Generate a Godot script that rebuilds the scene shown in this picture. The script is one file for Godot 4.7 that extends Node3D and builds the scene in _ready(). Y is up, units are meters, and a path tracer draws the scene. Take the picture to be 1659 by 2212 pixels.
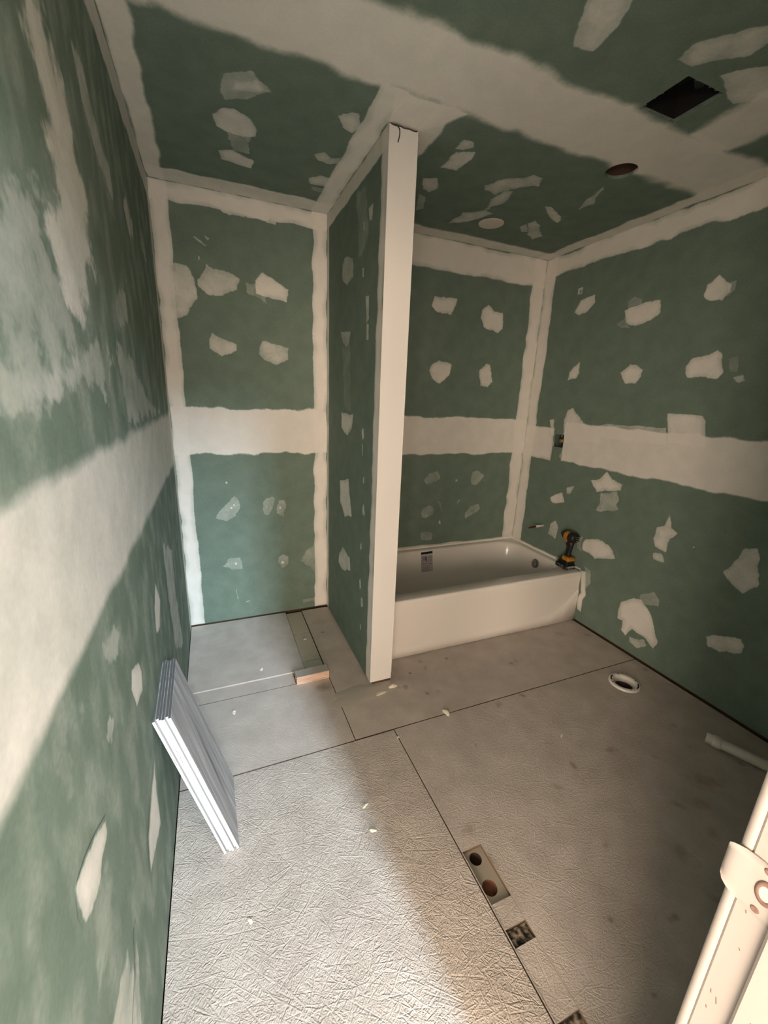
extends Node3D

# Room frame: x runs along the back wall from the left wall, y up, z from the back wall towards the doorway.
const ROOM_W := 2.487
const ROOM_H := 2.44
const ROOM_D := 2.45
const PART_L := 0.888      # left face of the partition
const PART_R := 1.007      # right face
const PART_D := 0.892      # how far it comes out from the back wall
const DAY := 124.0
const SKYLIGHT := Color(0.84, 0.93, 1.0)
const UNSEEN_REAR := 33.0  # energy of the unseen warm source behind the camera
const UNSEEN_SIDE := 66.0  # energy of the unseen warm source at the left
const FILL := Color(1.0, 0.9, 0.82)
const PPM := 430.0         # texels per metre on the boards

var M := {}
var noise_a: PackedByteArray
var noise_b: PackedByteArray
var noise_c: PackedByteArray
var noise_e: PackedByteArray
var rng := RandomNumberGenerator.new()
var used := {}
var parts_made := 0


func _ready():
	# ---- camera
	var cam := Camera3D.new()
	cam.name = "camera"
	add_child(cam)
	cam.transform = Transform3D(Basis.from_euler(Vector3(-0.2725, -0.3993, 0.0402), EULER_ORDER_YXZ), Vector3(0.2092, 1.4631, 2.6003))
	cam.fov = rad_to_deg(2.0 * atan(1106.0 / 884.75))
	cam.near = 0.02
	cam.far = 60.0
	cam.current = true
	# ---- sky, exposure
	var env := Environment.new()
	env.background_mode = Environment.BG_SKY
	var sky := Sky.new()
	var psm := ProceduralSkyMaterial.new()
	psm.sky_top_color = Color(0.45, 0.6, 0.85)
	psm.sky_horizon_color = Color(0.8, 0.86, 0.92)
	psm.ground_bottom_color = Color(0.25, 0.25, 0.22)
	psm.ground_horizon_color = Color(0.5, 0.5, 0.46)
	sky.sky_material = psm
	env.sky = sky
	env.tonemap_mode = Environment.TONE_MAPPER_LINEAR
	env.tonemap_exposure = 1.07
	env.sdfgi_enabled = true
	env.ssao_enabled = true
	env.ssil_enabled = true
	var we := WorldEnvironment.new()
	we.name = "world_environment"
	we.environment = env
	add_child(we)
	# ---- out-of-view area lights behind the camera, placed to light the room
	unseen_light("unseen_tall_window_light", Vector3(1.42, 5.15, 9.48), Vector2(0.76, 3.5), DAY, SKYLIGHT)  # unseen; placed to light the floor, left wall and niche
	unseen_light("unseen_rear_glow", Vector3(-0.85, 1.5, 9.48), Vector2(2.9, 2.3), UNSEEN_REAR, FILL)  # unseen warm source, placed to light the partition end
	var side := unseen_light("unseen_side_glow", Vector3(-3.08, 1.4, 6.3), Vector2(4.0, 2.4), UNSEEN_SIDE, FILL)  # unseen warm source at left, placed to light tub and right wall
	side.rotation.y = -PI / 2
	rng.seed = 77
	make_noises()
	make_materials()
	build_shell()
	build_hall()
	build_door()
	build_floor()
	build_tub()
	build_tiles()
	build_drill()
	build_plumbing()
	build_ceiling_things()
	build_scraps()


# ------------------------------------------------------------------ helpers
func numbered(called: String) -> String:
	if not used.has(called):
		used[called] = 0
		return called
	used[called] += 1
	return "%s_%03d" % [called, used[called]]


func thing(called: String, label: String, category: String, at := Vector3.ZERO, group := "") -> Node3D:
	var o := Node3D.new()
	o.name = numbered(called)
	add_child(o, true)
	o.position = at
	tag(o, label, category, group)
	return o


func tag(o: Node, label: String, category: String, group := ""):
	o.set_meta("label", label)
	o.set_meta("category", category)
	if group != "":
		o.set_meta("group", group)


func struct(o: Node, label: String):
	o.set_meta("kind", "structure")
	o.set_meta("label", label)


func begin(smooth := false) -> SurfaceTool:
	var st := SurfaceTool.new()
	st.begin(Mesh.PRIMITIVE_TRIANGLES)
	st.set_smooth_group(0 if smooth else -1)
	return st


func obj(called: String, st: SurfaceTool, mat: Material, parent: Node, gen := true) -> MeshInstance3D:
	if gen:
		st.generate_normals()
	var mi := MeshInstance3D.new()
	mi.mesh = st.commit()
	mi.material_override = mat
	mi.name = called
	mi.cast_shadow = GeometryInstance3D.SHADOW_CASTING_SETTING_ON
	parent.add_child(mi, true)
	return mi


func tri(st: SurfaceTool, a: Vector3, b: Vector3, c: Vector3, n: Vector3, ua := Vector2.ZERO, ub := Vector2.ZERO, uc := Vector2.ZERO):
	if (b - a).cross(c - a).dot(n) > 0.0:
		st.set_uv(ua); st.add_vertex(a)
		st.set_uv(uc); st.add_vertex(c)
		st.set_uv(ub); st.add_vertex(b)
	else:
		st.set_uv(ua); st.add_vertex(a)
		st.set_uv(ub); st.add_vertex(b)
		st.set_uv(uc); st.add_vertex(c)


func quad(st: SurfaceTool, a: Vector3, b: Vector3, c: Vector3, d: Vector3, n: Vector3, ua := Vector2.ZERO, ub := Vector2(1, 0), uc := Vector2(1, 1), ud := Vector2(0, 1)):
	tri(st, a, b, c, n, ua, ub, uc)
	tri(st, a, c, d, n, ua, uc, ud)


# a box with chamfered edges, in the frame xf (centre at its origin)
func cbox(st: SurfaceTool, xf: Transform3D, size: Vector3, ch := 0.0):
	var h := size * 0.5
	if ch <= 0.0:
		for ax in 3:
			for s in [-1.0, 1.0]:
				var n := Vector3.ZERO
				n[ax] = s
				var u := Vector3.ZERO
				u[(ax + 1) % 3] = h[(ax + 1) % 3]
				var v := Vector3.ZERO
				v[(ax + 2) % 3] = h[(ax + 2) % 3]
				var c: Vector3 = n * h[ax]
				quad(st, xf * (c - u - v), xf * (c + u - v), xf * (c + u + v), xf * (c - u + v), xf.basis * n)
		return
	ch = minf(ch, minf(h.x, minf(h.y, h.z)) * 0.95)
	for ax in 3:
		var bx := (ax + 1) % 3
		var cx := (ax + 2) % 3
		for s in [-1.0, 1.0]:
			var n := Vector3.ZERO
			n[ax] = s
			var u := Vector3.ZERO
			u[bx] = h[bx] - ch
			var v := Vector3.ZERO
			v[cx] = h[cx] - ch
			var c: Vector3 = n * h[ax]
			quad(st, xf * (c - u - v), xf * (c + u - v), xf * (c + u + v), xf * (c - u + v), xf.basis * n)
			# edges between +-ax and +-bx
			for t in [-1.0, 1.0]:
				var m := Vector3.ZERO
				m[bx] = t
				var p: Vector3 = n * h[ax] + m * (h[bx] - ch)
				var q: Vector3 = n * (h[ax] - ch) + m * h[bx]
				quad(st, xf * (p - v), xf * (p + v), xf * (q + v), xf * (q - v), xf.basis * (n + m))
	for sx in [-1.0, 1.0]:
		for sy in [-1.0, 1.0]:
			for sz in [-1.0, 1.0]:
				var s := Vector3(sx, sy, sz)
				tri(st, xf * (s * Vector3(h.x, h.y - ch, h.z - ch)), xf * (s * Vector3(h.x - ch, h.y, h.z - ch)), xf * (s * Vector3(h.x - ch, h.y - ch, h.z)), xf.basis * s)


func at(x: float, y: float, z: float) -> Transform3D:
	return Transform3D(Basis.IDENTITY, Vector3(x, y, z))


func lohi(st: SurfaceTool, lo: Vector3, hi: Vector3, ch := 0.0):
	cbox(st, Transform3D(Basis.IDENTITY, (lo + hi) * 0.5), hi - lo, ch)


# rings of points (all of one length) joined into a skin; closed round, capped on request
func skin(st: SurfaceTool, rings: Array, cap_a := false, cap_b := false, closed := true, flip := false):
	var n: int = rings[0].size()
	st.set_uv(Vector2.ZERO)
	for k in rings.size() - 1:
		var a: PackedVector3Array = rings[k]
		var b: PackedVector3Array = rings[k + 1]
		for i in (n if closed else n - 1):
			var j := (i + 1) % n
			if flip:
				st.add_vertex(a[i]); st.add_vertex(b[i]); st.add_vertex(b[j])
				st.add_vertex(a[i]); st.add_vertex(b[j]); st.add_vertex(a[j])
			else:
				st.add_vertex(a[i]); st.add_vertex(b[j]); st.add_vertex(b[i])
				st.add_vertex(a[i]); st.add_vertex(a[j]); st.add_vertex(b[j])
	for e in 2:
		if (e == 0 and not cap_a) or (e == 1 and not cap_b):
			continue
		var r: PackedVector3Array = rings[0] if e == 0 else rings[rings.size() - 1]
		var c := Vector3.ZERO
		for p in r:
			c += p
		c /= n
		for i in n:
			var j := (i + 1) % n
			if (e == 0) != flip:
				st.add_vertex(c); st.add_vertex(r[j]); st.add_vertex(r[i])
			else:
				st.add_vertex(c); st.add_vertex(r[i]); st.add_vertex(r[j])


# profile of (radius, height) turned round the y axis of xf
func lathe(st: SurfaceTool, xf: Transform3D, prof: Array, seg := 28, cap_a := false, cap_b := false, sx := 1.0, sz := 1.0):
	var rings := []
	for p in prof:
		var r := PackedVector3Array()
		for i in seg:
			var t := TAU * i / seg
			r.append(xf * Vector3(p[0] * cos(t) * sx, p[1], p[0] * sin(t) * sz))
		rings.append(r)
	skin(st, rings, cap_a, cap_b, true, false)


# ring of a rounded rectangle in the plane y
func rrect(x0: float, x1: float, z0: float, z1: float, r: float, y: float, per := 9) -> PackedVector3Array:
	var out := PackedVector3Array()
	r = minf(r, minf((x1 - x0), (z1 - z0)) * 0.499)
	var cs := [[x1 - r, z1 - r, 0.0], [x0 + r, z1 - r, 0.25], [x0 + r, z0 + r, 0.5], [x1 - r, z0 + r, 0.75]]
	for k in 4:
		var c = cs[k]
		for i in per:
			var t: float = TAU * (c[2] + 0.25 * i / (per - 1))
			out.append(Vector3(c[0] + r * cos(t), y, c[1] + r * sin(t)))
		var d = cs[(k + 1) % 4]
		var t2: float = TAU * d[2]
		var e := Vector3(d[0] + r * cos(t2), y, d[1] + r * sin(t2))
		var s := out[out.size() - 1]
		for i in range(1, 5):
			out.append(s.lerp(e, i / 5.0))
	return out


func tube(st: SurfaceTool, pts: PackedVector3Array, r: float, seg := 10):
	var rings := []
	for i in pts.size():
		var d := (pts[mini(i + 1, pts.size() - 1)] - pts[maxi(i - 1, 0)]).normalized()
		var u := d.cross(Vector3.UP if absf(d.y) < 0.9 else Vector3.RIGHT).normalized()
		var v := d.cross(u)
		var ring := PackedVector3Array()
		for k in seg:
			var t := TAU * k / seg
			ring.append(pts[i] + (u * cos(t) + v * sin(t)) * r)
		rings.append(ring)
	skin(st, rings, true, true, true, true)


func mat(c: Color, rough := 0.8, metal := 0.0) -> StandardMaterial3D:
	var m := StandardMaterial3D.new()
	m.albedo_color = c
	m.roughness = rough
	m.metallic = metal
	return m


func make_noise(seed_: int, freq: float, oct: int, stretch := 1) -> PackedByteArray:
	var f := FastNoiseLite.new()
	f.seed = seed_
	f.frequency = freq
	f.noise_type = FastNoiseLite.TYPE_SIMPLEX_SMOOTH
	f.fractal_octaves = oct
	var im := f.get_seamless_image(512, 512 / stretch)
	im.convert(Image.FORMAT_L8)
	if stretch > 1:
		im.resize(512, 512, Image.INTERPOLATE_CUBIC)
	return im.get_data()


func make_noises():
	noise_a = make_noise(11, 0.018, 4)           # blotches and wandering edges
	noise_b = make_noise(23, 0.11, 3)            # fine grain
	noise_c = make_noise(37, 0.02, 5, 1)         # slow haze
	noise_e = make_noise(51, 0.011, 2)           # wandering trowel edges


func grain_map(freq: float, strength: float, seed_ := 5) -> ImageTexture:
	var f := FastNoiseLite.new()
	f.seed = seed_
	f.frequency = freq
	f.fractal_octaves = 4
	var im := f.get_seamless_image(256, 256)
	im.convert(Image.FORMAT_RGBA8)
	im.bump_map_to_normal_map(strength)
	return ImageTexture.create_from_image(im)


func make_materials():
	M.bare = mat(Color8(107, 128, 118), 0.75)
	M.compound = mat(Color8(228, 225, 218), 0.8)
	M.enamel = mat(Color8(236, 231, 222), 0.16)
	M.enamel.metallic_specular = 0.5
	M.apron = mat(Color8(236, 230, 220), 0.3)
	M.caulk = mat(Color8(236, 232, 222), 0.7)
	M.paint_white = mat(Color8(164, 157, 150), 0.4)
	M.paint_groove = mat(Color8(176, 164, 150), 0.7)
	M.dark = mat(Color8(14, 12, 11), 0.95)  # duct interior; the shade inside the opening is put into this colour
	M.black_plastic = mat(Color8(24, 23, 22), 0.5)
	M.gray_label = mat(Color8(150, 148, 140), 0.55)
	M.yellow_plastic = mat(Color8(178, 122, 34), 0.5)
	M.chrome = mat(Color8(150, 146, 136), 0.3, 0.9)
	M.steel = mat(Color8(110, 108, 104), 0.45, 0.8)
	M.copper = mat(Color8(120, 62, 44), 0.45, 0.7)
	M.brass = mat(Color8(150, 130, 92), 0.4, 0.8)
	M.pvc = mat(Color8(226, 222, 206), 0.4)
	M.flange = mat(Color8(232, 228, 218), 0.4)
	M.purple = mat(Color8(74, 40, 48), 0.6)
	M.brown_hole = mat(Color8(66, 46, 34), 0.9)
	M.subfloor = mat(Color8(84, 66, 50), 0.95)
	M.sheet_edge = mat(Color8(104, 84, 66), 0.95)
	M.raw_wood = mat(Color8(206, 176, 150), 0.85)
	M.gray_paint = mat(Color8(176, 170, 160), 0.8)
	M.slot_board = mat(Color8(196, 190, 174), 0.8)
	M.rust = mat(Color8(118, 92, 80), 0.8)
	M.hall_paint = mat(Color8(224, 216, 206), 0.85)
	M.unseen_hall_floor = mat(Color8(222, 216, 210), 0.7)  # out of view, kept pale to bounce light onto the bathroom ceiling
	M.thread = mat(Color8(60, 52, 44), 0.9)
	M.scrap = mat(Color8(226, 218, 198), 0.8)
	M.gap = mat(Color8(40, 32, 26), 0.95)


# ------------------------------------------------------------------ boards with joint compound
# A face: origin o, directions u and v in metres, size, outward normal. cov holds how thickly each texel is covered.
func face(o: Vector3, u: Vector3, v: Vector3, w: float, h: float, n: Vector3) -> Dictionary:
	var pw := int(w * PPM)
	var ph := int(h * PPM)
	var cov := PackedFloat32Array()
	cov.resize(pw * ph)
	return {"o": o, "u": u, "v": v, "w": w, "h": h, "n": n, "pw": pw, "ph": ph, "cov": cov, "holes": [], "parts": [], "skirt": true, "seed": used.size() * 37}


func spot(f: Dictionary, p: Vector2, lift := 0.0) -> Vector3:
	return f.o + f.u * p.x + f.v * p.y + f.n * lift


# lays compound inside a polygon: alpha how thick, feather and rough in metres
func smear(f: Dictionary, poly: PackedVector2Array, alpha: float, feather: float, rough: float, torn := false):
	var pw: int = f.pw
	var ph: int = f.ph
	var cov: PackedFloat32Array = f.cov
	var lo := poly[0]
	var hi := poly[0]
	for p in poly:
		lo = lo.min(p)
		hi = hi.max(p)
	var m := feather + rough
	var x0 := clampi(int((lo.x - m) * PPM), 0, pw)
	var x1 := clampi(int((hi.x + m) * PPM) + 1, 0, pw)
	var y0 := clampi(int((lo.y - m) * PPM), 0, ph)
	var y1 := clampi(int((hi.y + m) * PPM) + 1, 0, ph)
	var n := poly.size()
	var ex := PackedFloat32Array()
	var ey := PackedFloat32Array()
	var il := PackedFloat32Array()
	for i in n:
		var d := poly[(i + 1) % n] - poly[i]
		ex.append(d.x)
		ey.append(d.y)
		il.append(1.0 / maxf(d.length_squared(), 1e-9))
	var sx: int = int(f.seed) + x0 * 3 + y0 * 7
	var inv := 1.0 / PPM
	for y in range(y0, y1):
		var py := (y + 0.5) * inv
		var rowb := ((y + sx) & 511) << 9
		for x in range(x0, x1):
			var px := (x + 0.5) * inv
			var best := 1e9
			var inside := false
			var j := n - 1
			for i in n:
				var ax := poly[i].x
				var ay := poly[i].y
				var dx := px - ax
				var dy := py - ay
				var t := clampf((dx * ex[i] + dy * ey[i]) * il[i], 0.0, 1.0)
				dx -= ex[i] * t
				dy -= ey[i] * t
				best = minf(best, dx * dx + dy * dy)
				var by := ay + ey[i]
				if (ay > py) != (by > py) and px < ex[i] * (py - ay) / ey[i] + ax:
					inside = not inside
			var sd := sqrt(best)
			if not inside:
				sd = -sd
			var na := noise_a[rowb + ((x + sx) & 511)] / 127.5 - 1.0
			var nb := noise_b[rowb + ((x + sx) & 511)] / 127.5 - 1.0
			var ne := noise_e[rowb + ((x + sx * 5) & 511)] / 127.5 - 1.0
			sd += ((na * 1.25 + ne * 0.2 + nb * 0.3) if torn else (ne + na * 0.35 + nb * 0.16)) * rough
			var a := clampf(sd / feather + 0.5, 0.0, 1.0)
			if a <= 0.0:
				continue
			a = a * a * (3.0 - 2.0 * a) * alpha
			if alpha >= 0.6 and feather < 0.012:
				a *= 0.78 + 0.22 * clampf((sd + 0.012 * ne) / 0.022, 0.0, 1.0)      # thinner towards its rim
			if alpha < 0.97:
				var edge := clampf(1.0 - absf(sd) / 0.006, 0.0, 1.0)      # a trowel leaves a thicker rim
				a *= 1.0 + (1.0 - alpha) * (0.7 * na + 0.3 * nb + 0.45 * edge)
			var k := y * pw + x
			var c := cov[k]
			cov[k] = minf(1.0, maxf(c, a) + minf(c, a) * 0.15)
	f.cov = cov


func rect(a: float, b: float, c: float, d: float) -> PackedVector2Array:
	return PackedVector2Array([Vector2(a, b), Vector2(c, b), Vector2(c, d), Vector2(a, d)])


func band(f: Dictionary, called: String, r: PackedVector2Array, alpha := 0.96, feather := 0.008, rough := 0.008, grow := 0.012):
	smear(f, r, alpha, feather, rough)
	var g := Geometry2D.offset_polygon(r, grow, Geometry2D.JOIN_MITER)
	f.parts.append([called, g[0], 0.00015 + 0.00004 * f.parts.size()])


func patches(f: Dictionary, list: Array):
	var k := 0
	for p in list:
		var poly := PackedVector2Array()
		var nums: Array = p[4]
		for i in nums.size() / 2:
			poly.append(Vector2(nums[i * 2], nums[i * 2 + 1]))
		smear(f, poly, p[1], p[2] * 1.4, p[3] * 1.7, true)
		if p[0] == "patch" and p[2] < 0.014:
			var g := Geometry2D.offset_polygon(poly, p[2] * 0.7 + p[3] * 1.4, Geometry2D.JOIN_ROUND)
			if g.size() > 0:
				var slim := PackedVector2Array()
				for q in g[0]:
					if slim.is_empty() or slim[slim.size() - 1].distance_to(q) > 0.006:
						slim.append(q)
				if slim.size() > 2:
					f.parts.append(["compound_patch", slim, 0.0006 + 0.00002 * (k % 24)])
		k += 1


# thin uneven film of compound wiped over the board
func haze(f: Dictionary, amount: float, sx: int, sy: int, limit: float):
	var pw: int = f.pw
	var ph: int = f.ph
	var cov: PackedFloat32Array = f.cov
	for y in ph:
		for x in pw:
			var v := noise_c[(((y * sy) >> 3) & 511) * 512 + (((x * sx) >> 3) & 511)] / 255.0
			var g := noise_b[(y & 511) * 512 + (x & 511)] / 255.0
			var a := clampf((v - limit) * 2.4, 0.0, 1.0) * amount * (0.6 + 0.8 * g)
			var k := y * pw + x
			if a > cov[k]:
				cov[k] = a
	f.cov = cov


func board_material(f: Dictionary, relief := 0.10, warm := 0.0) -> StandardMaterial3D:
	var pw: int = f.pw
	var ph: int = f.ph
	var cov: PackedFloat32Array = f.cov
	var px := PackedByteArray()
	px.resize(pw * ph * 3)
	var hx := PackedByteArray()
	hx.resize(pw * ph)
	var s: int = f.seed
	for y in ph:
		# v runs up, image rows run down
		var row := (ph - 1 - y) * pw
		for x in pw:
			var c := cov[y * pw + x]
			var nb := noise_b[(((y * 2) & 511) << 9) + ((x * 2 + s) & 511)]
			var na := noise_a[((y & 511) << 9) + ((x + s) & 511)]
			var t := (na - 128) * 0.05 + (nb - 128) * 0.045
			var o := row + x
			var i := o * 3
			px[i] = clampi(int(110.0 + t + c * (118.0 - t * 0.4)), 0, 255)
			px[i + 1] = clampi(int(127.0 + t + c * (97.0 - t * 0.4)), 0, 255)
			px[i + 2] = clampi(int(114.0 + t + c * (101.0 - t * 0.4) - warm * c), 0, 255)
			hx[o] = clampi(int(c * 150.0 + na * 0.22 + nb * 0.10), 0, 255)
	var m := StandardMaterial3D.new()
	m.albedo_texture = ImageTexture.create_from_image(Image.create_from_data(pw, ph, false, Image.FORMAT_RGB8, px))
	m.heightmap_enabled = true
	m.heightmap_texture = ImageTexture.create_from_image(Image.create_from_data(pw, ph, false, Image.FORMAT_L8, hx))
	m.heightmap_scale = relief
	m.roughness = 0.78
	m.metallic_specular = 0.35
	return m


func fuv(f: Dictionary, p: Vector2) -> Vector2:
	return Vector2(p.x / f.w, 1.0 - p.y / f.h)


# triangles of a rectangle in (u, v) with rectangular and round holes
func holed(w0: float, h0: float, w1: float, h1: float, holes: Array) -> Array:
	var us := [w0, w1]
	var vs := [h0, h1]
	for k in holes:
		us.append_array([k[0], k[2]])
		vs.append_array([k[1], k[3]])
	us.sort()
	vs.sort()
	var out := []
	for i in us.size() - 1:
		for j in vs.size() - 1:
			var a := Vector2(us[i], vs[j])
			var c := Vector2(us[i + 1], vs[j + 1])
			if c.x - a.x < 1e-6 or c.y - a.y < 1e-6:
				continue
			var mid := (a + c) * 0.5
			var gone := false
			for k in holes:
				if mid.x > k[0] and mid.x < k[2] and mid.y > k[1] and mid.y < k[3]:
					gone = true
			if not gone:
				out.append([a, Vector2(c.x, a.y), c])
				out.append([a, c, Vector2(a.x, c.y)])
	for k in holes:
		if k.size() > 4 and k[4] == "round":
			var c := Vector2(k[0] + k[2], k[1] + k[3]) * 0.5
			var r: float = k[5]
			var hs := Vector2(k[2] - k[0], k[3] - k[1]) * 0.5
			for i in 40:
				var q := []
				for t in [TAU * i / 40.0, TAU * (i + 1) / 40.0]:
					var d := Vector2(cos(t), sin(t))
					var e := d * minf(hs.x / maxf(absf(d.x), 1e-6), hs.y / maxf(absf(d.y), 1e-6))
					q.append(c + d * r)
					q.append(c + e)
				out.append([q[0], q[1], q[3]])
				out.append([q[0], q[3], q[2]])
	return out


func face_mesh(called: String, f: Dictionary, m: Material, thick: float, label: String) -> MeshInstance3D:
	var st := begin()
	for t in holed(0.0, 0.0, f.w, f.h, f.holes):
		tri(st, spot(f, t[0]), spot(f, t[1]), spot(f, t[2]), f.n, fuv(f, t[0]), fuv(f, t[1]), fuv(f, t[2]))
	var c := [Vector2(0, 0), Vector2(f.w, 0), Vector2(f.w, f.h), Vector2(0, f.h)]
	for i in 4:
		var j := (i + 1) % 4
		var out: Vector3 = f.u * (Vector2(c[i] + c[j]).x / f.w - 1.0) + f.v * (Vector2(c[i] + c[j]).y / f.h - 1.0)
		var z := fuv(f, Vector2(0.5, 0.4))
		quad(st, spot(f, c[i]), spot(f, c[j]), spot(f, c[j], -thick), spot(f, c[i], -thick), out, z, z, z, z)
	var zz := fuv(f, Vector2(0.5, 0.4))
	quad(st, spot(f, c[0], -thick), spot(f, c[1], -thick), spot(f, c[2], -thick), spot(f, c[3], -thick), -f.n, zz, zz, zz, zz)
	# the board's own edge inside each hole
	for k in f.holes:
		if k.size() > 4:
			var cc := Vector2(k[0] + k[2], k[1] + k[3]) * 0.5
			for i in 40:
				var a: Vector2 = cc + Vector2(cos(TAU * i / 40.0), sin(TAU * i / 40.0)) * k[5]
				var b: Vector2 = cc + Vector2(cos(TAU * (i + 1) / 40.0), sin(TAU * (i + 1) / 40.0)) * k[5]
				var mid := cc - (a + b) * 0.5
				quad(st, spot(f, a), spot(f, b), spot(f, b, -0.013), spot(f, a, -0.013), f.u * mid.x + f.v * mid.y, fuv(f, a), fuv(f, b), fuv(f, b), fuv(f, a))
		else:
			var q := rect(k[0], k[1], k[2], k[3])
			var cc := (q[0] + q[2]) * 0.5
			for i in 4:
				var a := q[i]
				var b := q[(i + 1) % 4]
				var mid := cc - (a + b) * 0.5
				quad(st, spot(f, a), spot(f, b), spot(f, b, -0.013), spot(f, a, -0.013), f.u * mid.x + f.v * mid.y, fuv(f, a), fuv(f, b), fuv(f, b), fuv(f, a))
	var o := obj(called, st, m, self)
	used[called] = 0
	struct(o, label)
	# each film of compound is a thin piece of its own on the board
	for p in f.parts:
		var pieces: Array[PackedVector2Array] = Geometry2D.intersect_polygons(p[1], rect(0.0005, 0.0005, f.w - 0.0005, f.h - 0.0005))
		for k in f.holes:
			var next: Array[PackedVector2Array] = []
			for q in pieces:
				next.append_array(Geometry2D.clip_polygons(q, rect(k[0] - 0.001, k[1] - 0.001, k[2] + 0.001, k[3] + 0.001)))
			pieces = next
		for q in pieces:
			if Geometry2D.is_polygon_clockwise(q) and pieces.size() > 1:
				continue
			var ix := Geometry2D.triangulate_polygon(q)
			if ix.is_empty():
				continue
			var ps := begin()
			for i in range(0, ix.size(), 3):
				tri(ps, spot(f, q[ix[i]], p[2]), spot(f, q[ix[i + 1]], p[2]), spot(f, q[ix[i + 2]], p[2]), f.n, fuv(f, q[ix[i]]), fuv(f, q[ix[i + 1]]), fuv(f, q[ix[i + 2]]))
			var mid := Vector2.ZERO
			for e in q:
				mid += e
			mid /= q.size()
			for i in (q.size() if f.skirt else 0):
				var a := q[i]
				var b := q[(i + 1) % q.size()]
				var w := (a + b) * 0.5 - mid
				quad(ps, spot(f, a, p[2]), spot(f, b, p[2]), spot(f, b, -0.0002), spot(f, a, -0.0002), f.u * w.x + f.v * w.y, fuv(f, a), fuv(f, b), fuv(f, b), fuv(f, a))
			obj(p[0], ps, m, o)
	return o


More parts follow.
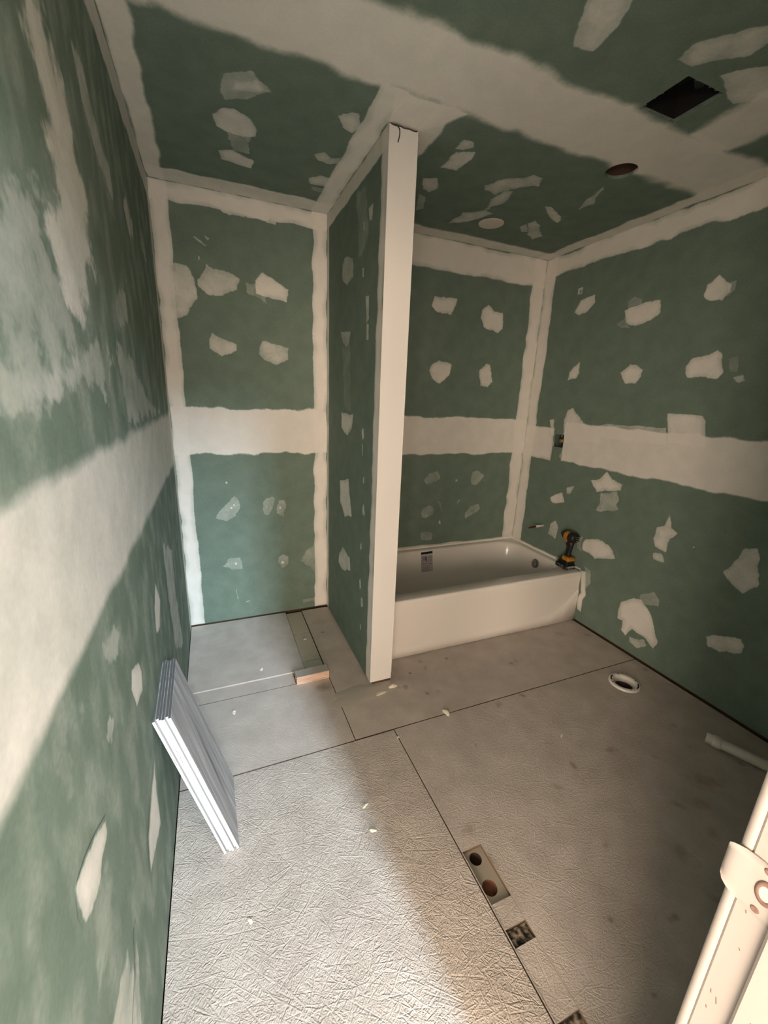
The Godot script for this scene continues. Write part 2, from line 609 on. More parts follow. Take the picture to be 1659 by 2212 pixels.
func build_shell():
	var back_patches := [
		["patch", 0.75, 0.004, 0.004, [0.239, 2.100, 0.271, 2.083, 0.317, 2.084, 0.346, 2.082, 0.397, 2.050, 0.382, 1.997, 0.309, 1.954, 0.240, 1.957, 0.197, 1.991, 0.194, 2.018, 0.226, 2.077]],
		["patch", 0.92, 0.004, 0.004, [0.520, 2.100, 0.581, 2.074, 0.663, 2.031, 0.648, 1.970, 0.577, 1.968, 0.491, 1.993, 0.481, 2.055]],
		["patch", 0.35, 0.006, 0.008, [0.432, 2.037, 0.480, 2.038, 0.527, 1.980, 0.539, 1.946, 0.489, 1.964, 0.442, 1.993]],
		["patch", 0.7, 0.004, 0.004, [0.242, 1.769, 0.283, 1.749, 0.366, 1.715, 0.369, 1.683, 0.289, 1.653, 0.232, 1.687, 0.230, 1.728]],
		["patch", 0.62, 0.004, 0.004, [0.510, 1.743, 0.608, 1.734, 0.658, 1.720, 0.652, 1.661, 0.586, 1.623, 0.513, 1.644, 0.484, 1.675, 0.490, 1.712]],
		["patch", 0.8, 0.005, 0.006, [0.074, 2.088, 0.149, 2.082, 0.177, 2.027, 0.178, 1.929, 0.130, 1.856, 0.082, 1.813, 0.054, 1.815]],
		["patch", 0.33, 0.004, 0.004, [0.310, 0.852, 0.332, 0.825, 0.335, 0.774, 0.305, 0.718, 0.257, 0.689, 0.195, 0.716, 0.214, 0.750, 0.257, 0.792]],
		["patch", 0.3, 0.004, 0.004, [0.499, 0.819, 0.534, 0.827, 0.552, 0.816, 0.531, 0.754, 0.511, 0.716, 0.486, 0.711, 0.472, 0.745, 0.477, 0.791]],
		["patch", 0.3, 0.004, 0.004, [0.577, 0.798, 0.602, 0.800, 0.614, 0.769, 0.602, 0.692, 0.574, 0.704, 0.562, 0.726, 0.566, 0.765]],
		["patch", 0.28, 0.004, 0.004, [0.263, 0.448, 0.320, 0.438, 0.330, 0.399, 0.325, 0.364, 0.267, 0.361, 0.245, 0.389, 0.221, 0.395, 0.243, 0.410, 0.245, 0.437]],
		["patch", 0.34, 0.004, 0.004, [0.585, 0.432, 0.618, 0.414, 0.627, 0.362, 0.583, 0.331, 0.551, 0.379, 0.562, 0.413]],
		["smear", 0.95, 0.002, 0, [0.297, 0.795, 0.308, 0.794, 0.307, 0.783, 0.297, 0.783]],
		["smear", 0.95, 0.002, 0, [0.282, 0.779, 0.292, 0.778, 0.292, 0.766, 0.281, 0.767]],
		["smear", 0.95, 0.002, 0, [0.574, 0.761, 0.586, 0.760, 0.585, 0.748, 0.574, 0.749]],
		["smear", 0.95, 0.002, 0, [0.286, 0.410, 0.299, 0.408, 0.298, 0.393, 0.285, 0.395]],
		["smear", 0.95, 0.002, 0, [0.577, 0.386, 0.595, 0.383, 0.595, 0.363, 0.576, 0.366]],
		["smear", 0.95, 0.002, 0, [0.263, 0.937, 0.273, 0.936, 0.272, 0.925, 0.262, 0.926]],
		["smear", 0.95, 0.002, 0, [0.491, 0.770, 0.498, 0.770, 0.497, 0.763, 0.491, 0.764]],
		["smear", 0.7, 0.001, 0.001, [0.281, 0.220, 0.286, 0.219, 0.295, 0.151, 0.289, 0.152]],
		["smear", 0.6, 0.001, 0.001, [0.340, 0.126, 0.364, 0.131, 0.363, 0.124, 0.342, 0.120]],
		["patch", 0.3, 0.014, 0.008, [0.813, 0.487, 0.815, 0.354, 0.811, 0.272, 0.766, 0.308, 0.711, 0.366, 0.754, 0.435]],
		["smear", 0.2, 0.006, 0.003, [0.714, 0.079, 0.814, 0.074, 0.814, 0.058, 0.721, 0.058]],
		["smear", 0.5, 0.001, 0.002, [0.187, 2.217, 0.195, 2.218, 0.248, 2.185, 0.239, 2.181]],
		["smear", 0.7, 0.001, 0.001, [0.202, 2.132, 0.210, 2.133, 0.209, 2.115, 0.201, 2.114]],
		["smear", 0.5, 0.001, 0.002, [0.237, 2.232, 0.264, 2.221, 0.252, 2.208]],
		["smear", 0.8, 0.002, 0.002, [0.554, 2.360, 0.609, 2.358, 0.602, 2.341, 0.554, 2.343]],
		["smear", 0.9, 0.004, 0.006, [0.260, 2.395, 0.334, 2.352, 0.389, 2.342, 0.447, 2.352, 0.554, 2.354, 0.568, 2.410, 0.383, 2.418]],
		["patch", 0.9, 0.004, 0.004, [1.597, 2.112, 1.771, 2.112, 1.752, 2.040, 1.737, 2.010, 1.631, 2.013, 1.585, 2.049]],
		["patch", 0.9, 0.004, 0.004, [2.022, 2.105, 2.076, 2.067, 2.149, 2.067, 2.160, 1.963, 2.124, 1.930, 2.002, 1.963, 1.966, 2.019, 1.970, 2.070]],
		["patch", 0.9, 0.004, 0.004, [1.664, 1.723, 1.767, 1.699, 1.755, 1.630, 1.686, 1.573, 1.620, 1.600, 1.590, 1.651, 1.613, 1.690]],
		["patch", 0.9, 0.004, 0.004, [2.052, 1.725, 2.083, 1.712, 2.124, 1.602, 2.082, 1.568, 2.021, 1.573, 1.998, 1.675]],
		["patch", 0.3, 0.004, 0.004, [1.653, 0.942, 1.720, 0.957, 1.744, 0.905, 1.716, 0.880, 1.641, 0.860, 1.619, 0.892]],
		["patch", 0.35, 0.004, 0.004, [2.024, 0.939, 2.075, 0.950, 2.134, 0.909, 2.078, 0.843, 2.031, 0.845, 2.013, 0.886]],
		["patch", 0.3, 0.004, 0.004, [1.615, 0.682, 1.682, 0.701, 1.718, 0.666, 1.712, 0.621, 1.630, 0.609, 1.608, 0.647]],
		["patch", 0.35, 0.004, 0.004, [2.044, 0.673, 2.107, 0.684, 2.127, 0.648, 2.094, 0.612, 2.001, 0.577, 1.992, 0.620]],
		["patch", 0.22, 0.004, 0.004, [1.610, 0.483, 1.658, 0.501, 1.710, 0.474, 1.703, 0.431, 1.623, 0.432]],
		["smear", 0.2, 0.003, 0.003, [1.743, 0.728, 1.770, 0.717, 1.791, 0.634, 1.764, 0.663]],
		["smear", 0.8, 0.001, 0.001, [1.758, 0.553, 1.771, 0.582, 1.783, 0.544]],
		["smear", 0.6, 0.001, 0.001, [1.881, 0.887, 1.895, 0.887, 1.897, 0.872, 1.882, 0.873]],
		["smear", 0.5, 0.001, 0.001, [1.908, 0.702, 1.930, 0.733, 1.937, 0.726, 1.920, 0.705]],
	]
	var right_patches := [
		["patch", 0.9, 0.004, 0.004, [0.462, 2.140, 0.478, 2.089, 0.429, 2.043, 0.358, 2.027, 0.318, 2.054, 0.358, 2.116]],
		["patch", 0.9, 0.004, 0.004, [0.910, 2.028, 0.921, 1.966, 0.874, 1.927, 0.787, 1.911, 0.723, 1.935, 0.693, 2.008, 0.797, 2.027]],
		["patch", 0.3, 0.004, 0.004, [0.654, 1.938, 0.709, 1.969, 0.752, 1.907, 0.691, 1.908]],
		["patch", 0.3, 0.004, 0.004, [0.705, 2.055, 0.745, 2.072, 0.799, 2.051, 0.797, 2.027, 0.713, 2.017]],
		["patch", 0.9, 0.004, 0.004, [1.179, 2.080, 1.222, 2.043, 1.244, 2.034, 1.247, 1.999, 1.221, 1.965, 1.150, 1.985, 1.131, 2.012, 1.141, 2.050]],
		["patch", 0.35, 0.004, 0.004, [1.233, 2.039, 1.262, 2.045, 1.265, 2.006, 1.234, 1.972]],
		["patch", 0.9, 0.004, 0.004, [0.428, 1.737, 0.442, 1.671, 0.420, 1.635, 0.343, 1.622, 0.351, 1.682, 0.377, 1.703]],
		["patch", 0.9, 0.004, 0.004, [0.803, 1.706, 0.892, 1.673, 0.878, 1.630, 0.858, 1.592, 0.790, 1.596, 0.749, 1.660, 0.786, 1.684]],
		["patch", 0.9, 0.004, 0.004, [1.254, 1.742, 1.278, 1.725, 1.300, 1.640, 1.283, 1.617, 1.141, 1.625, 1.114, 1.675, 1.142, 1.718, 1.218, 1.718]],
		["patch", 0.18, 0.006, 0.004, [1.313, 1.701, 1.348, 1.714, 1.356, 1.638, 1.330, 1.649]],
		["patch", 0.65, 0.004, 0.004, [1.347, 1.617, 1.384, 1.622, 1.398, 1.601, 1.377, 1.591]],
		["smear", 0.85, 0.004, 0.004, [0.387, 1.257, 0.366, 1.367, 0.382, 1.430, 0.431, 1.443, 0.469, 1.403, 0.560, 1.334, 0.672, 1.313, 0.688, 1.242, 0.407, 1.211]],
		["smear", 0.55, 0.003, 0.003, [0.583, 1.313, 0.714, 1.360, 1.086, 1.361, 1.105, 1.276, 0.830, 1.272, 0.590, 1.276]],
		["smear", 0.9, 0.003, 0.002, [1.078, 1.437, 1.087, 1.442, 1.257, 1.434, 1.277, 1.411, 1.302, 1.287, 1.115, 1.290]],
		["smear", 0.4, 0.004, 0.003, [0.374, 1.109, 0.404, 1.170, 0.446, 1.070, 0.401, 1.080]],
		["smear", 0.9, 0.003, 0.002, [0.236, 1.351, 0.275, 1.358, 0.297, 1.248, 0.273, 1.246]],
		["patch", 0.9, 0.004, 0.004, [0.783, 1.075, 0.826, 1.029, 0.909, 1.017, 0.896, 0.971, 0.735, 0.935, 0.669, 0.991, 0.737, 1.012]],
		["patch", 0.45, 0.004, 0.004, [0.764, 0.926, 0.875, 0.955, 0.896, 0.913, 0.883, 0.880, 0.912, 0.858, 0.878, 0.830, 0.812, 0.824, 0.753, 0.808, 0.768, 0.866]],
		["patch", 0.9, 0.004, 0.004, [0.353, 0.798, 0.456, 0.865, 0.487, 0.796, 0.420, 0.770, 0.363, 0.774]],
		["patch", 0.7, 0.004, 0.004, [0.492, 0.895, 0.550, 0.932, 0.530, 0.865, 0.498, 0.866]],
		["patch", 0.55, 0.004, 0.004, [0.436, 0.639, 0.470, 0.601, 0.456, 0.516, 0.377, 0.526, 0.397, 0.605]],
		["patch", 0.9, 0.004, 0.004, [0.715, 0.595, 0.816, 0.638, 0.920, 0.596, 0.953, 0.546, 0.810, 0.498, 0.712, 0.519, 0.698, 0.564]],
		["patch", 0.3, 0.004, 0.004, [0.651, 0.573, 0.685, 0.601, 0.695, 0.504, 0.653, 0.515]],
		["patch", 0.85, 0.004, 0.004, [1.210, 0.925, 1.236, 0.840, 1.268, 0.817, 1.244, 0.776, 1.236, 0.698, 1.174, 0.710, 1.152, 0.745, 1.163, 0.817, 1.197, 0.841]],
		["patch", 0.6, 0.004, 0.004, [1.177, 0.666, 1.213, 0.683, 1.235, 0.643, 1.177, 0.634]],
		["patch", 0.8, 0.004, 0.004, [1.581, 0.851, 1.625, 0.856, 1.640, 0.821, 1.664, 0.693, 1.619, 0.630, 1.571, 0.650, 1.517, 0.706, 1.547, 0.749, 1.566, 0.793]],
		["patch", 0.97, 0.002, 0.003, [1.038, 0.244, 1.043, 0.295, 1.123, 0.359, 1.165, 0.372, 1.215, 0.338, 1.270, 0.248, 1.307, 0.179, 1.292, 0.121, 1.226, 0.161, 1.151, 0.163, 1.117, 0.103, 1.081, 0.122, 1.082, 0.188, 1.047, 0.185]],
		["patch", 0.35, 0.004, 0.004, [1.150, 0.403, 1.226, 0.447, 1.257, 0.418, 1.261, 0.384, 1.184, 0.351, 1.151, 0.365]],
		["patch", 0.6, 0.004, 0.004, [1.146, 0.112, 1.231, 0.140, 1.251, 0.114, 1.201, 0.074, 1.154, 0.077]],
		["patch", 0.85, 0.004, 0.004, [1.527, 0.343, 1.554, 0.370, 1.665, 0.414, 1.684, 0.388, 1.681, 0.348, 1.601, 0.302, 1.548, 0.302]],
		["patch", 0.97, 0.002, 0.002, [0.714, 0.367, 0.760, 0.378, 0.793, 0.221, 0.774, 0.176, 0.783, 0.083, 0.747, 0.091, 0.734, 0.174, 0.755, 0.220]],
		["patch", 0.35, 0.004, 0.004, [0.743, 0.413, 0.794, 0.400, 0.812, 0.315, 0.784, 0.268]],
		["smear", 0.7, 0.001, 0.001, [1.361, 0.778, 1.370, 0.781, 1.371, 0.772, 1.363, 0.769]],
		["smear", 0.98, 0.002, 0.002, [0.797, 1.313, 0.827, 1.324, 0.838, 1.307, 0.813, 1.292]],
	]
	var part_patches := [
		["patch", 0.6, 0.004, 0.004, [0.353, 2.132, 0.487, 2.101, 0.492, 2.013, 0.399, 2.001, 0.317, 2.035, 0.314, 2.105]],
		["patch", 0.55, 0.004, 0.004, [0.297, 1.792, 0.461, 1.773, 0.449, 1.722, 0.385, 1.705, 0.325, 1.738]],
		["patch", 0.9, 0.004, 0.004, [0.321, 1.375, 0.530, 1.373, 0.514, 1.301, 0.435, 1.257, 0.324, 1.286]],
		["patch", 0.9, 0.004, 0.004, [0.303, 0.974, 0.468, 1.020, 0.533, 0.825, 0.413, 0.791, 0.317, 0.850]],
		["patch", 0.8, 0.004, 0.004, [0.375, 0.591, 0.513, 0.571, 0.526, 0.504, 0.381, 0.436, 0.295, 0.454, 0.303, 0.520]],
		["smear", 0.15, 0.01, 0.008, [0.321, 1.715, 0.452, 1.715, 0.478, 1.394, 0.378, 1.390]],
		["smear", 0.22, 0.014, 0.008, [0.533, 2.342, 0.657, 2.331, 0.692, 2.113, 0.571, 2.073]],
		["smear", 0.75, 0.002, 0.002, [0.679, 1.898, 0.722, 1.890, 0.730, 1.795, 0.695, 1.781]],
		["smear", 0.75, 0.002, 0.002, [0.701, 1.780, 0.731, 1.776, 0.731, 1.709, 0.700, 1.712]],
		["smear", 0.75, 0.002, 0.002, [0.687, 2.235, 0.743, 2.233, 0.737, 2.177, 0.704, 2.179]],
		["smear", 0.75, 0.002, 0.002, [0.626, 2.022, 0.645, 2.017, 0.648, 1.983, 0.629, 1.987]],
		["smear", 0.75, 0.002, 0.002, [0.625, 2.204, 0.643, 2.202, 0.646, 2.167, 0.627, 2.173]],
		["smear", 0.75, 0.002, 0.002, [0.672, 1.303, 0.692, 1.316, 0.702, 1.272, 0.682, 1.259]],
		["smear", 0.75, 0.002, 0.002, [0.707, 0.924, 0.727, 0.941, 0.745, 0.886, 0.710, 0.888]],
		["smear", 0.75, 0.002, 0.002, [0.686, 0.717, 0.707, 0.732, 0.709, 0.699, 0.688, 0.684]],
		["smear", 0.75, 0.002, 0.002, [0.715, 0.417, 0.743, 0.436, 0.754, 0.387, 0.725, 0.372]],
		["smear", 0.75, 0.002, 0.002, [0.710, 0.265, 0.733, 0.264, 0.736, 0.231, 0.712, 0.229]],
		["smear", 0.75, 0.002, 0.002, [0.685, 0.510, 0.707, 0.527, 0.718, 0.478, 0.696, 0.463]],
		["smear", 0.75, 0.002, 0.002, [0.677, 1.236, 0.691, 1.237, 0.695, 1.181, 0.681, 1.179]],
		["smear", 0.75, 0.002, 0.002, [0.703, 1.078, 0.723, 1.082, 0.726, 1.048, 0.705, 1.044]],
	]
	var ceil_patches := [
		["patch", 0.45, 0.005, 0.004, [0.316, 0.875, 0.403, 0.928, 0.424, 0.895, 0.469, 0.865, 0.428, 0.821, 0.397, 0.780, 0.327, 0.746, 0.315, 0.777]],
		["smear", 0.8, 0.008, 0.006, [0.345, 0.856, 0.421, 0.893, 0.466, 0.857, 0.420, 0.823, 0.347, 0.811]],
		["patch", 0.85, 0.004, 0.004, [0.283, 0.643, 0.321, 0.697, 0.359, 0.709, 0.409, 0.684, 0.444, 0.619, 0.444, 0.570, 0.402, 0.549, 0.350, 0.556, 0.308, 0.574]],
		["patch", 0.35, 0.004, 0.004, [0.350, 0.548, 0.427, 0.569, 0.429, 0.437, 0.365, 0.423]],
		["patch", 0.85, 0.004, 0.004, [0.315, 0.398, 0.364, 0.432, 0.452, 0.389, 0.453, 0.317, 0.389, 0.316, 0.326, 0.335]],
		["patch", 0.8, 0.004, 0.004, [0.713, 0.842, 0.747, 0.886, 0.773, 0.886, 0.803, 0.813, 0.786, 0.765, 0.749, 0.779]],
		["patch", 0.7, 0.004, 0.004, [0.685, 0.557, 0.720, 0.594, 0.758, 0.565, 0.802, 0.588, 0.800, 0.526, 0.751, 0.512, 0.713, 0.522]],
		["patch", 0.8, 0.004, 0.004, [0.711, 0.347, 0.747, 0.401, 0.813, 0.400, 0.822, 0.306, 0.728, 0.295]],
		["patch", 0.3, 0.004, 0.004, [0.730, 0.284, 0.799, 0.281, 0.806, 0.231, 0.743, 0.252]],
		["patch", 0.8, 0.004, 0.004, [1.189, 0.927, 1.230, 0.931, 1.251, 0.899, 1.223, 0.867, 1.194, 0.861]],
		["patch", 0.85, 0.004, 0.004, [1.207, 0.840, 1.278, 0.876, 1.290, 0.816, 1.282, 0.720, 1.209, 0.714]],
		["patch", 0.7, 0.004, 0.004, [1.187, 0.593, 1.237, 0.624, 1.293, 0.539, 1.273, 0.489, 1.227, 0.504]],
		["patch", 0.4, 0.004, 0.004, [1.233, 0.455, 1.275, 0.436, 1.330, 0.318, 1.304, 0.289]],
		["patch", 0.65, 0.005, 0.008, [1.467, 0.667, 1.519, 0.753, 1.605, 0.837, 1.663, 0.839, 1.683, 0.780, 1.611, 0.705, 1.562, 0.628, 1.493, 0.630]],
		["patch", 0.6, 0.005, 0.008, [1.587, 0.667, 1.621, 0.684, 1.665, 0.586, 1.635, 0.511, 1.625, 0.444, 1.579, 0.568]],
		["patch", 0.6, 0.005, 0.008, [1.538, 0.209, 1.544, 0.369, 1.617, 0.456, 1.680, 0.441, 1.652, 0.342, 1.598, 0.260]],
		["patch", 0.8, 0.004, 0.004, [1.862, 0.632, 1.899, 0.642, 2.031, 0.580, 2.077, 0.509, 2.004, 0.532]],
		["patch", 0.7, 0.004, 0.004, [1.937, 0.426, 1.945, 0.473, 2.015, 0.432, 2.135, 0.320, 2.118, 0.259, 2.039, 0.308]],
		["patch", 0.5, 0.004, 0.004, [1.935, 0.369, 1.931, 0.423, 2.013, 0.334, 1.986, 0.320]],
		["patch", 0.6, 0.004, 0.004, [1.955, 0.921, 1.977, 0.883, 2.014, 0.812, 2.054, 0.763, 2.041, 0.688, 2.005, 0.751, 1.986, 0.810]],
		["patch", 0.75, 0.004, 0.004, [1.124, 1.598, 1.231, 1.648, 1.254, 1.595, 1.267, 1.569, 1.276, 1.525, 1.286, 1.473, 1.286, 1.442, 1.227, 1.427, 1.180, 1.487, 1.147, 1.544]],
		["patch", 0.65, 0.004, 0.004, [1.524, 1.516, 1.514, 1.573, 1.550, 1.612, 1.606, 1.675, 1.655, 1.721, 1.697, 1.702, 1.693, 1.620, 1.634, 1.564, 1.593, 1.525]],
		["patch", 0.75, 0.004, 0.004, [1.699, 1.536, 1.738, 1.586, 1.824, 1.646, 1.969, 1.582, 1.869, 1.479, 1.771, 1.513]],
	]
	var left_patches := [
		["patch", 0.8, 0.03, 0.02, [1.711, 1.988, 1.593, 2.066, 1.581, 2.018, 1.519, 1.990, 1.491, 1.952, 1.472, 1.906, 1.483, 1.859, 1.436, 1.837, 1.468, 1.705, 1.633, 1.571, 1.693, 1.588, 1.760, 1.635, 1.758, 1.696, 1.664, 1.775, 1.643, 1.878, 1.674, 1.907, 1.714, 1.925, 1.721, 1.951]],
		["patch", 0.5, 0.014, 0.01, [1.369, 2.116, 1.316, 2.135, 1.207, 2.063, 1.098, 2.032, 1.080, 1.969, 1.171, 1.962, 1.284, 2.010, 1.356, 2.050]],
		["patch", 0.6, 0.012, 0.008, [0.843, 2.054, 0.738, 2.016, 0.755, 1.961, 0.853, 1.953, 0.900, 2.002]],
		["patch", 0.4, 0.01, 0.008, [0.525, 2.083, 0.394, 2.005, 0.359, 1.961, 0.547, 1.982]],
		["patch", 0.45, 0.014, 0.008, [1.229, 1.702, 1.080, 1.725, 1.098, 1.648, 1.229, 1.613, 1.275, 1.656]],
		["smear", 0.38, 0.05, 0.045, [1.886, 1.729, 1.855, 1.713, 1.801, 1.683, 1.721, 1.628, 1.668, 1.536, 1.750, 1.485, 2.067, 1.451, 2.076, 1.603]],
		["smear", 0.4, 0.02, 0.025, [1.870, 1.463, 1.823, 1.476, 1.701, 1.503, 1.405, 1.561, 1.466, 1.468, 1.766, 1.457]],
		["smear", 0.4, 0.02, 0.02, [1.288, 1.573, 1.131, 1.550, 0.835, 1.419, 0.497, 1.362, 1.259, 1.378, 1.326, 1.429]],
		["patch", 0.88, 0.005, 0.005, [1.953, 0.763, 1.958, 0.743, 1.995, 0.736, 2.021, 0.719, 2.060, 0.725, 2.087, 0.744, 2.096, 0.787, 2.087, 0.813, 2.050, 0.807, 2.006, 0.791]],
		["patch", 0.95, 0.004, 0.003, [1.570, 0.811, 1.545, 0.766, 1.563, 0.724, 1.641, 0.739, 1.669, 0.805, 1.636, 0.831]],
		["patch", 0.85, 0.008, 0.005, [1.540, 0.480, 1.580, 0.294, 1.671, 0.314, 1.741, 0.340, 1.712, 0.421, 1.613, 0.456]],
		["patch", 0.5, 0.014, 0.008, [1.967, 0.460, 1.954, 0.376, 1.995, 0.288, 2.086, 0.493, 2.039, 0.481]],
		["patch", 0.4, 0.008, 0.008, [1.908, 0.435, 1.931, 0.332, 1.979, 0.253, 2.009, 0.321, 1.932, 0.368]],
		["patch", 0.9, 0.005, 0.004, [1.170, 0.840, 1.115, 0.753, 1.185, 0.684, 1.261, 0.711, 1.250, 0.788]],
		["patch", 0.55, 0.01, 0.008, [0.899, 0.883, 0.624, 0.752, 0.638, 0.526, 0.557, 0.228, 0.845, 0.374, 0.883, 0.541, 0.898, 0.756]],
		["patch", 0.5, 0.014, 0.008, [1.815, 1.021, 1.727, 1.003, 1.686, 0.958, 1.749, 0.937, 1.800, 0.957, 1.822, 0.996]],
		["smear", 0.25, 0.035, 0.025, [2.039, 1.054, 1.987, 0.999, 2.029, 0.945, 2.058, 0.967, 2.068, 1.016]],
		["smear", 0.25, 0.035, 0.025, [2.063, 0.763, 1.968, 0.672, 1.995, 0.603, 2.068, 0.596, 2.094, 0.670]],
		["smear", 0.4, 0.008, 0.01, [1.854, 0.873, 1.838, 0.853, 1.851, 0.834, 1.868, 0.847, 1.874, 0.866]],
		["smear", 0.2, 0.02, 0.02, [1.836, 1.473, 1.717, 1.498, 1.399, 1.531, 1.453, 1.488, 1.721, 1.468]],
	]
	# back wall: one face behind the niche and the tub
	var f := face(Vector3(0, 0.012, 0), Vector3.RIGHT, Vector3.UP, ROOM_W, ROOM_H - 0.012, Vector3.BACK)
	shift(back_patches, 0.0, -0.012)
	band(f, "joint_band", rect(0.0, 1.09, PART_L, 1.355), 0.97, 0.012, 0.016)
	band(f, "joint_band", rect(PART_R, 1.07, ROOM_W, 1.33), 0.95, 0.012, 0.01)
	band(f, "corner_band", rect(0.0, 0.0, 0.082, 2.428), 1.0, 0.004, 0.007)
	band(f, "corner_band", rect(0.802, 0.0, PART_L, 2.428), 1.0, 0.004, 0.008)
	band(f, "corner_band", rect(0.0, 2.345, PART_L, 2.428), 0.98, 0.005, 0.009)
	band(f, "corner_band", rect(PART_R, 2.25, ROOM_W, 2.428), 0.97, 0.01, 0.008)
	band(f, "corner_band", rect(2.375, 0.36, ROOM_W, 2.428), 0.97, 0.006, 0.01)
	smear(f, rect(PART_R, 0.36, ROOM_W, 0.375), 0.95, 0.004, 0.004)
	patches(f, back_patches)
	face_mesh("wall_back", f, board_material(f), 0.12, "green moisture-resistant drywall back wall behind the shower niche and tub")
	# left wall
	f = face(Vector3(0, 0.003, 0), Vector3.BACK, Vector3.UP, ROOM_D, ROOM_H - 0.003, Vector3.RIGHT)
	shift(left_patches, 0.0, -0.003)
	f.skirt = false
	haze(f, 0.24, 8, 4, 0.36)
	band(f, "joint_band", rect(0.0, 1.06, ROOM_D, 1.335), 0.84, 0.035, 0.009)
	band(f, "corner_band", rect(0.0, 2.33, ROOM_D, 2.428), 0.9, 0.02, 0.012)
	band(f, "corner_band", rect(0.0, 0.0, 0.085, 2.428), 0.85, 0.02, 0.01)
	patches(f, left_patches)
	face_mesh("wall_left", f, board_material(f), 0.12, "long green drywall left wall smeared with sanded joint compound")
	# right wall, with the holes for the mixer and the shower arm
	f = face(Vector3(ROOM_W, 0.012, 0), Vector3.BACK, Vector3.UP, ROOM_D, ROOM_H - 0.012, Vector3.LEFT)
	shift(right_patches, 0.0, -0.012)
	f.holes = [[0.297, 1.158, 0.392, 1.246], [0.317, 2.147, 0.357, 2.187, "round", 0.011]]
	band(f, "joint_band", rect(0.0, 1.055, 0.295, 1.285), 0.95, 0.008, 0.006)
	band(f, "joint_band", rect(0.395, 1.065, ROOM_D, 1.33), 0.95, 0.012, 0.01)
	band(f, "corner_band", rect(0.0, 0.36, 0.1, 2.428), 0.97, 0.005, 0.009)
	band(f, "corner_band", rect(0.0, 2.31, ROOM_D, 2.428), 0.96, 0.01, 0.014)
	smear(f, rect(0.0, 0.36, 0.72, 0.372), 0.95, 0.004, 0.004)
	smear(f, rect(0.318, 2.148, 0.356, 2.186), 0.85, 0.004, 0.003)
	patches(f, right_patches)
	face_mesh("wall_right", f, board_material(f), 0.12, "green drywall right wall dotted with compound patches beside the tub")
	# ceiling, with the vent opening and the round light opening
	f = face(Vector3(0, ROOM_H, 0), Vector3.RIGHT, Vector3.BACK, ROOM_W, ROOM_D, Vector3.DOWN)
	f.holes = [[1.622, 1.333, 1.798, 1.497], [1.834, 0.955, 1.994, 1.115, "round", 0.064]]
	band(f, "joint_band", rect(0.0, 1.045, ROOM_W, 1.325), 0.95, 0.045, 0.02)
	band(f, "joint_band", rect(1.9, 1.3, 2.16, ROOM_D), 0.93, 0.045, 0.02)
	band(f, "corner_band", rect(0.0, 0.0, 0.075, ROOM_D), 0.93, 0.015, 0.008)
	band(f, "corner_band", rect(0.0, 0.0, PART_L, 0.135), 0.9, 0.015, 0.012)
	band(f, "corner_band", rect(0.795, 0.0, PART_L, 1.06), 0.95, 0.006, 0.008)
	band(f, "corner_band", rect(PART_R, 0.0, 1.085, 1.06), 0.9, 0.015, 0.012)
	band(f, "corner_band", rect(PART_R, 0.0, ROOM_W, 0.115), 0.9, 0.03, 0.008)
	band(f, "corner_band", rect(2.395, 0.0, ROOM_W, ROOM_D), 0.93, 0.02, 0.014)
	smear(f, PackedVector2Array([Vector2(PART_L, 0.88), Vector2(PART_R, 0.88), Vector2(1.13, 1.06), Vector2(0.84, 1.06)]), 0.97, 0.02, 0.01)
	patches(f, ceil_patches)
	face_mesh("ceiling", f, board_material(f, 0.08), 0.12, "green drywall ceiling with wide taped joints and two openings")
	# partition between niche and tub
	f = face(Vector3(PART_L, 0.012, 0), Vector3.BACK, Vector3.UP, PART_D, ROOM_H - 0.013, Vector3.LEFT)
	shift(part_patches, 0.0, -0.012)
	band(f, "corner_band", rect(0.0, 0.0, 0.045, 2.427), 0.97, 0.006, 0.006)
	band(f, "corner_band", rect(0.0, 2.352, PART_D, 2.427), 0.92, 0.012, 0.008)
	band(f, "corner_band", rect(0.825, 0.0, PART_D, 2.427), 0.97, 0.006, 0.012)
	patches(f, part_patches)
	var w := face_mesh("wall_partition", f, board_material(f), PART_R - PART_L, "full-height drywall partition between the shower niche and the tub")
	var st := begin()
	lohi(st, Vector3(PART_L, 0.014, PART_D), Vector3(PART_R, ROOM_H - 0.004, PART_D + 0.004), 0.0015)
	obj("end_face", st, M.compound, w)
	st = begin()
	tube(st, PackedVector3Array([Vector3(0.889, 0.02, PART_D + 0.0035), Vector3(0.889, 1.2, PART_D + 0.0035), Vector3(0.889, 2.42, PART_D + 0.0035)]), 0.0022, 8)
	tube(st, PackedVector3Array([Vector3(1.006, 0.05, PART_D + 0.0035), Vector3(1.006, 1.2, PART_D + 0.0035), Vector3(1.006, 2.42, PART_D + 0.0035)]), 0.0022, 8)
	obj("corner_bead", st, M.compound, w)
	# torn paper tape at the head of the partition
	st = begin(true)
	var pts := PackedVector3Array()
	for i in 15:
		var t := i / 14.0
		pts.append(Vector3(0.905 + 0.022 * sin(t * 2.2), 2.436 - 0.05 * t * t - 0.004, PART_D + 0.008 + 0.006 * sin(t * 3.1)))
	tube(st, pts, 0.0018, 6)
	pts = PackedVector3Array()
	for i in 12:
		var t := i / 11.0
		pts.append(Vector3(0.893 + 0.108 * t, 2.4345 - 0.003 * absf(sin(t * 9.0)), PART_D + 0.0055))
	tube(st, pts, 0.0016, 6)
	obj("torn_tape", st, M.thread, w)
	# front wall with the doorway the picture is taken from
	st = begin()
	lohi(st, Vector3(0.757, 0.0, ROOM_D), Vector3(ROOM_W + 0.12, ROOM_H, 2.57))
	lohi(st, Vector3(-0.12, 2.06, ROOM_D), Vector3(0.757, ROOM_H, 2.57))
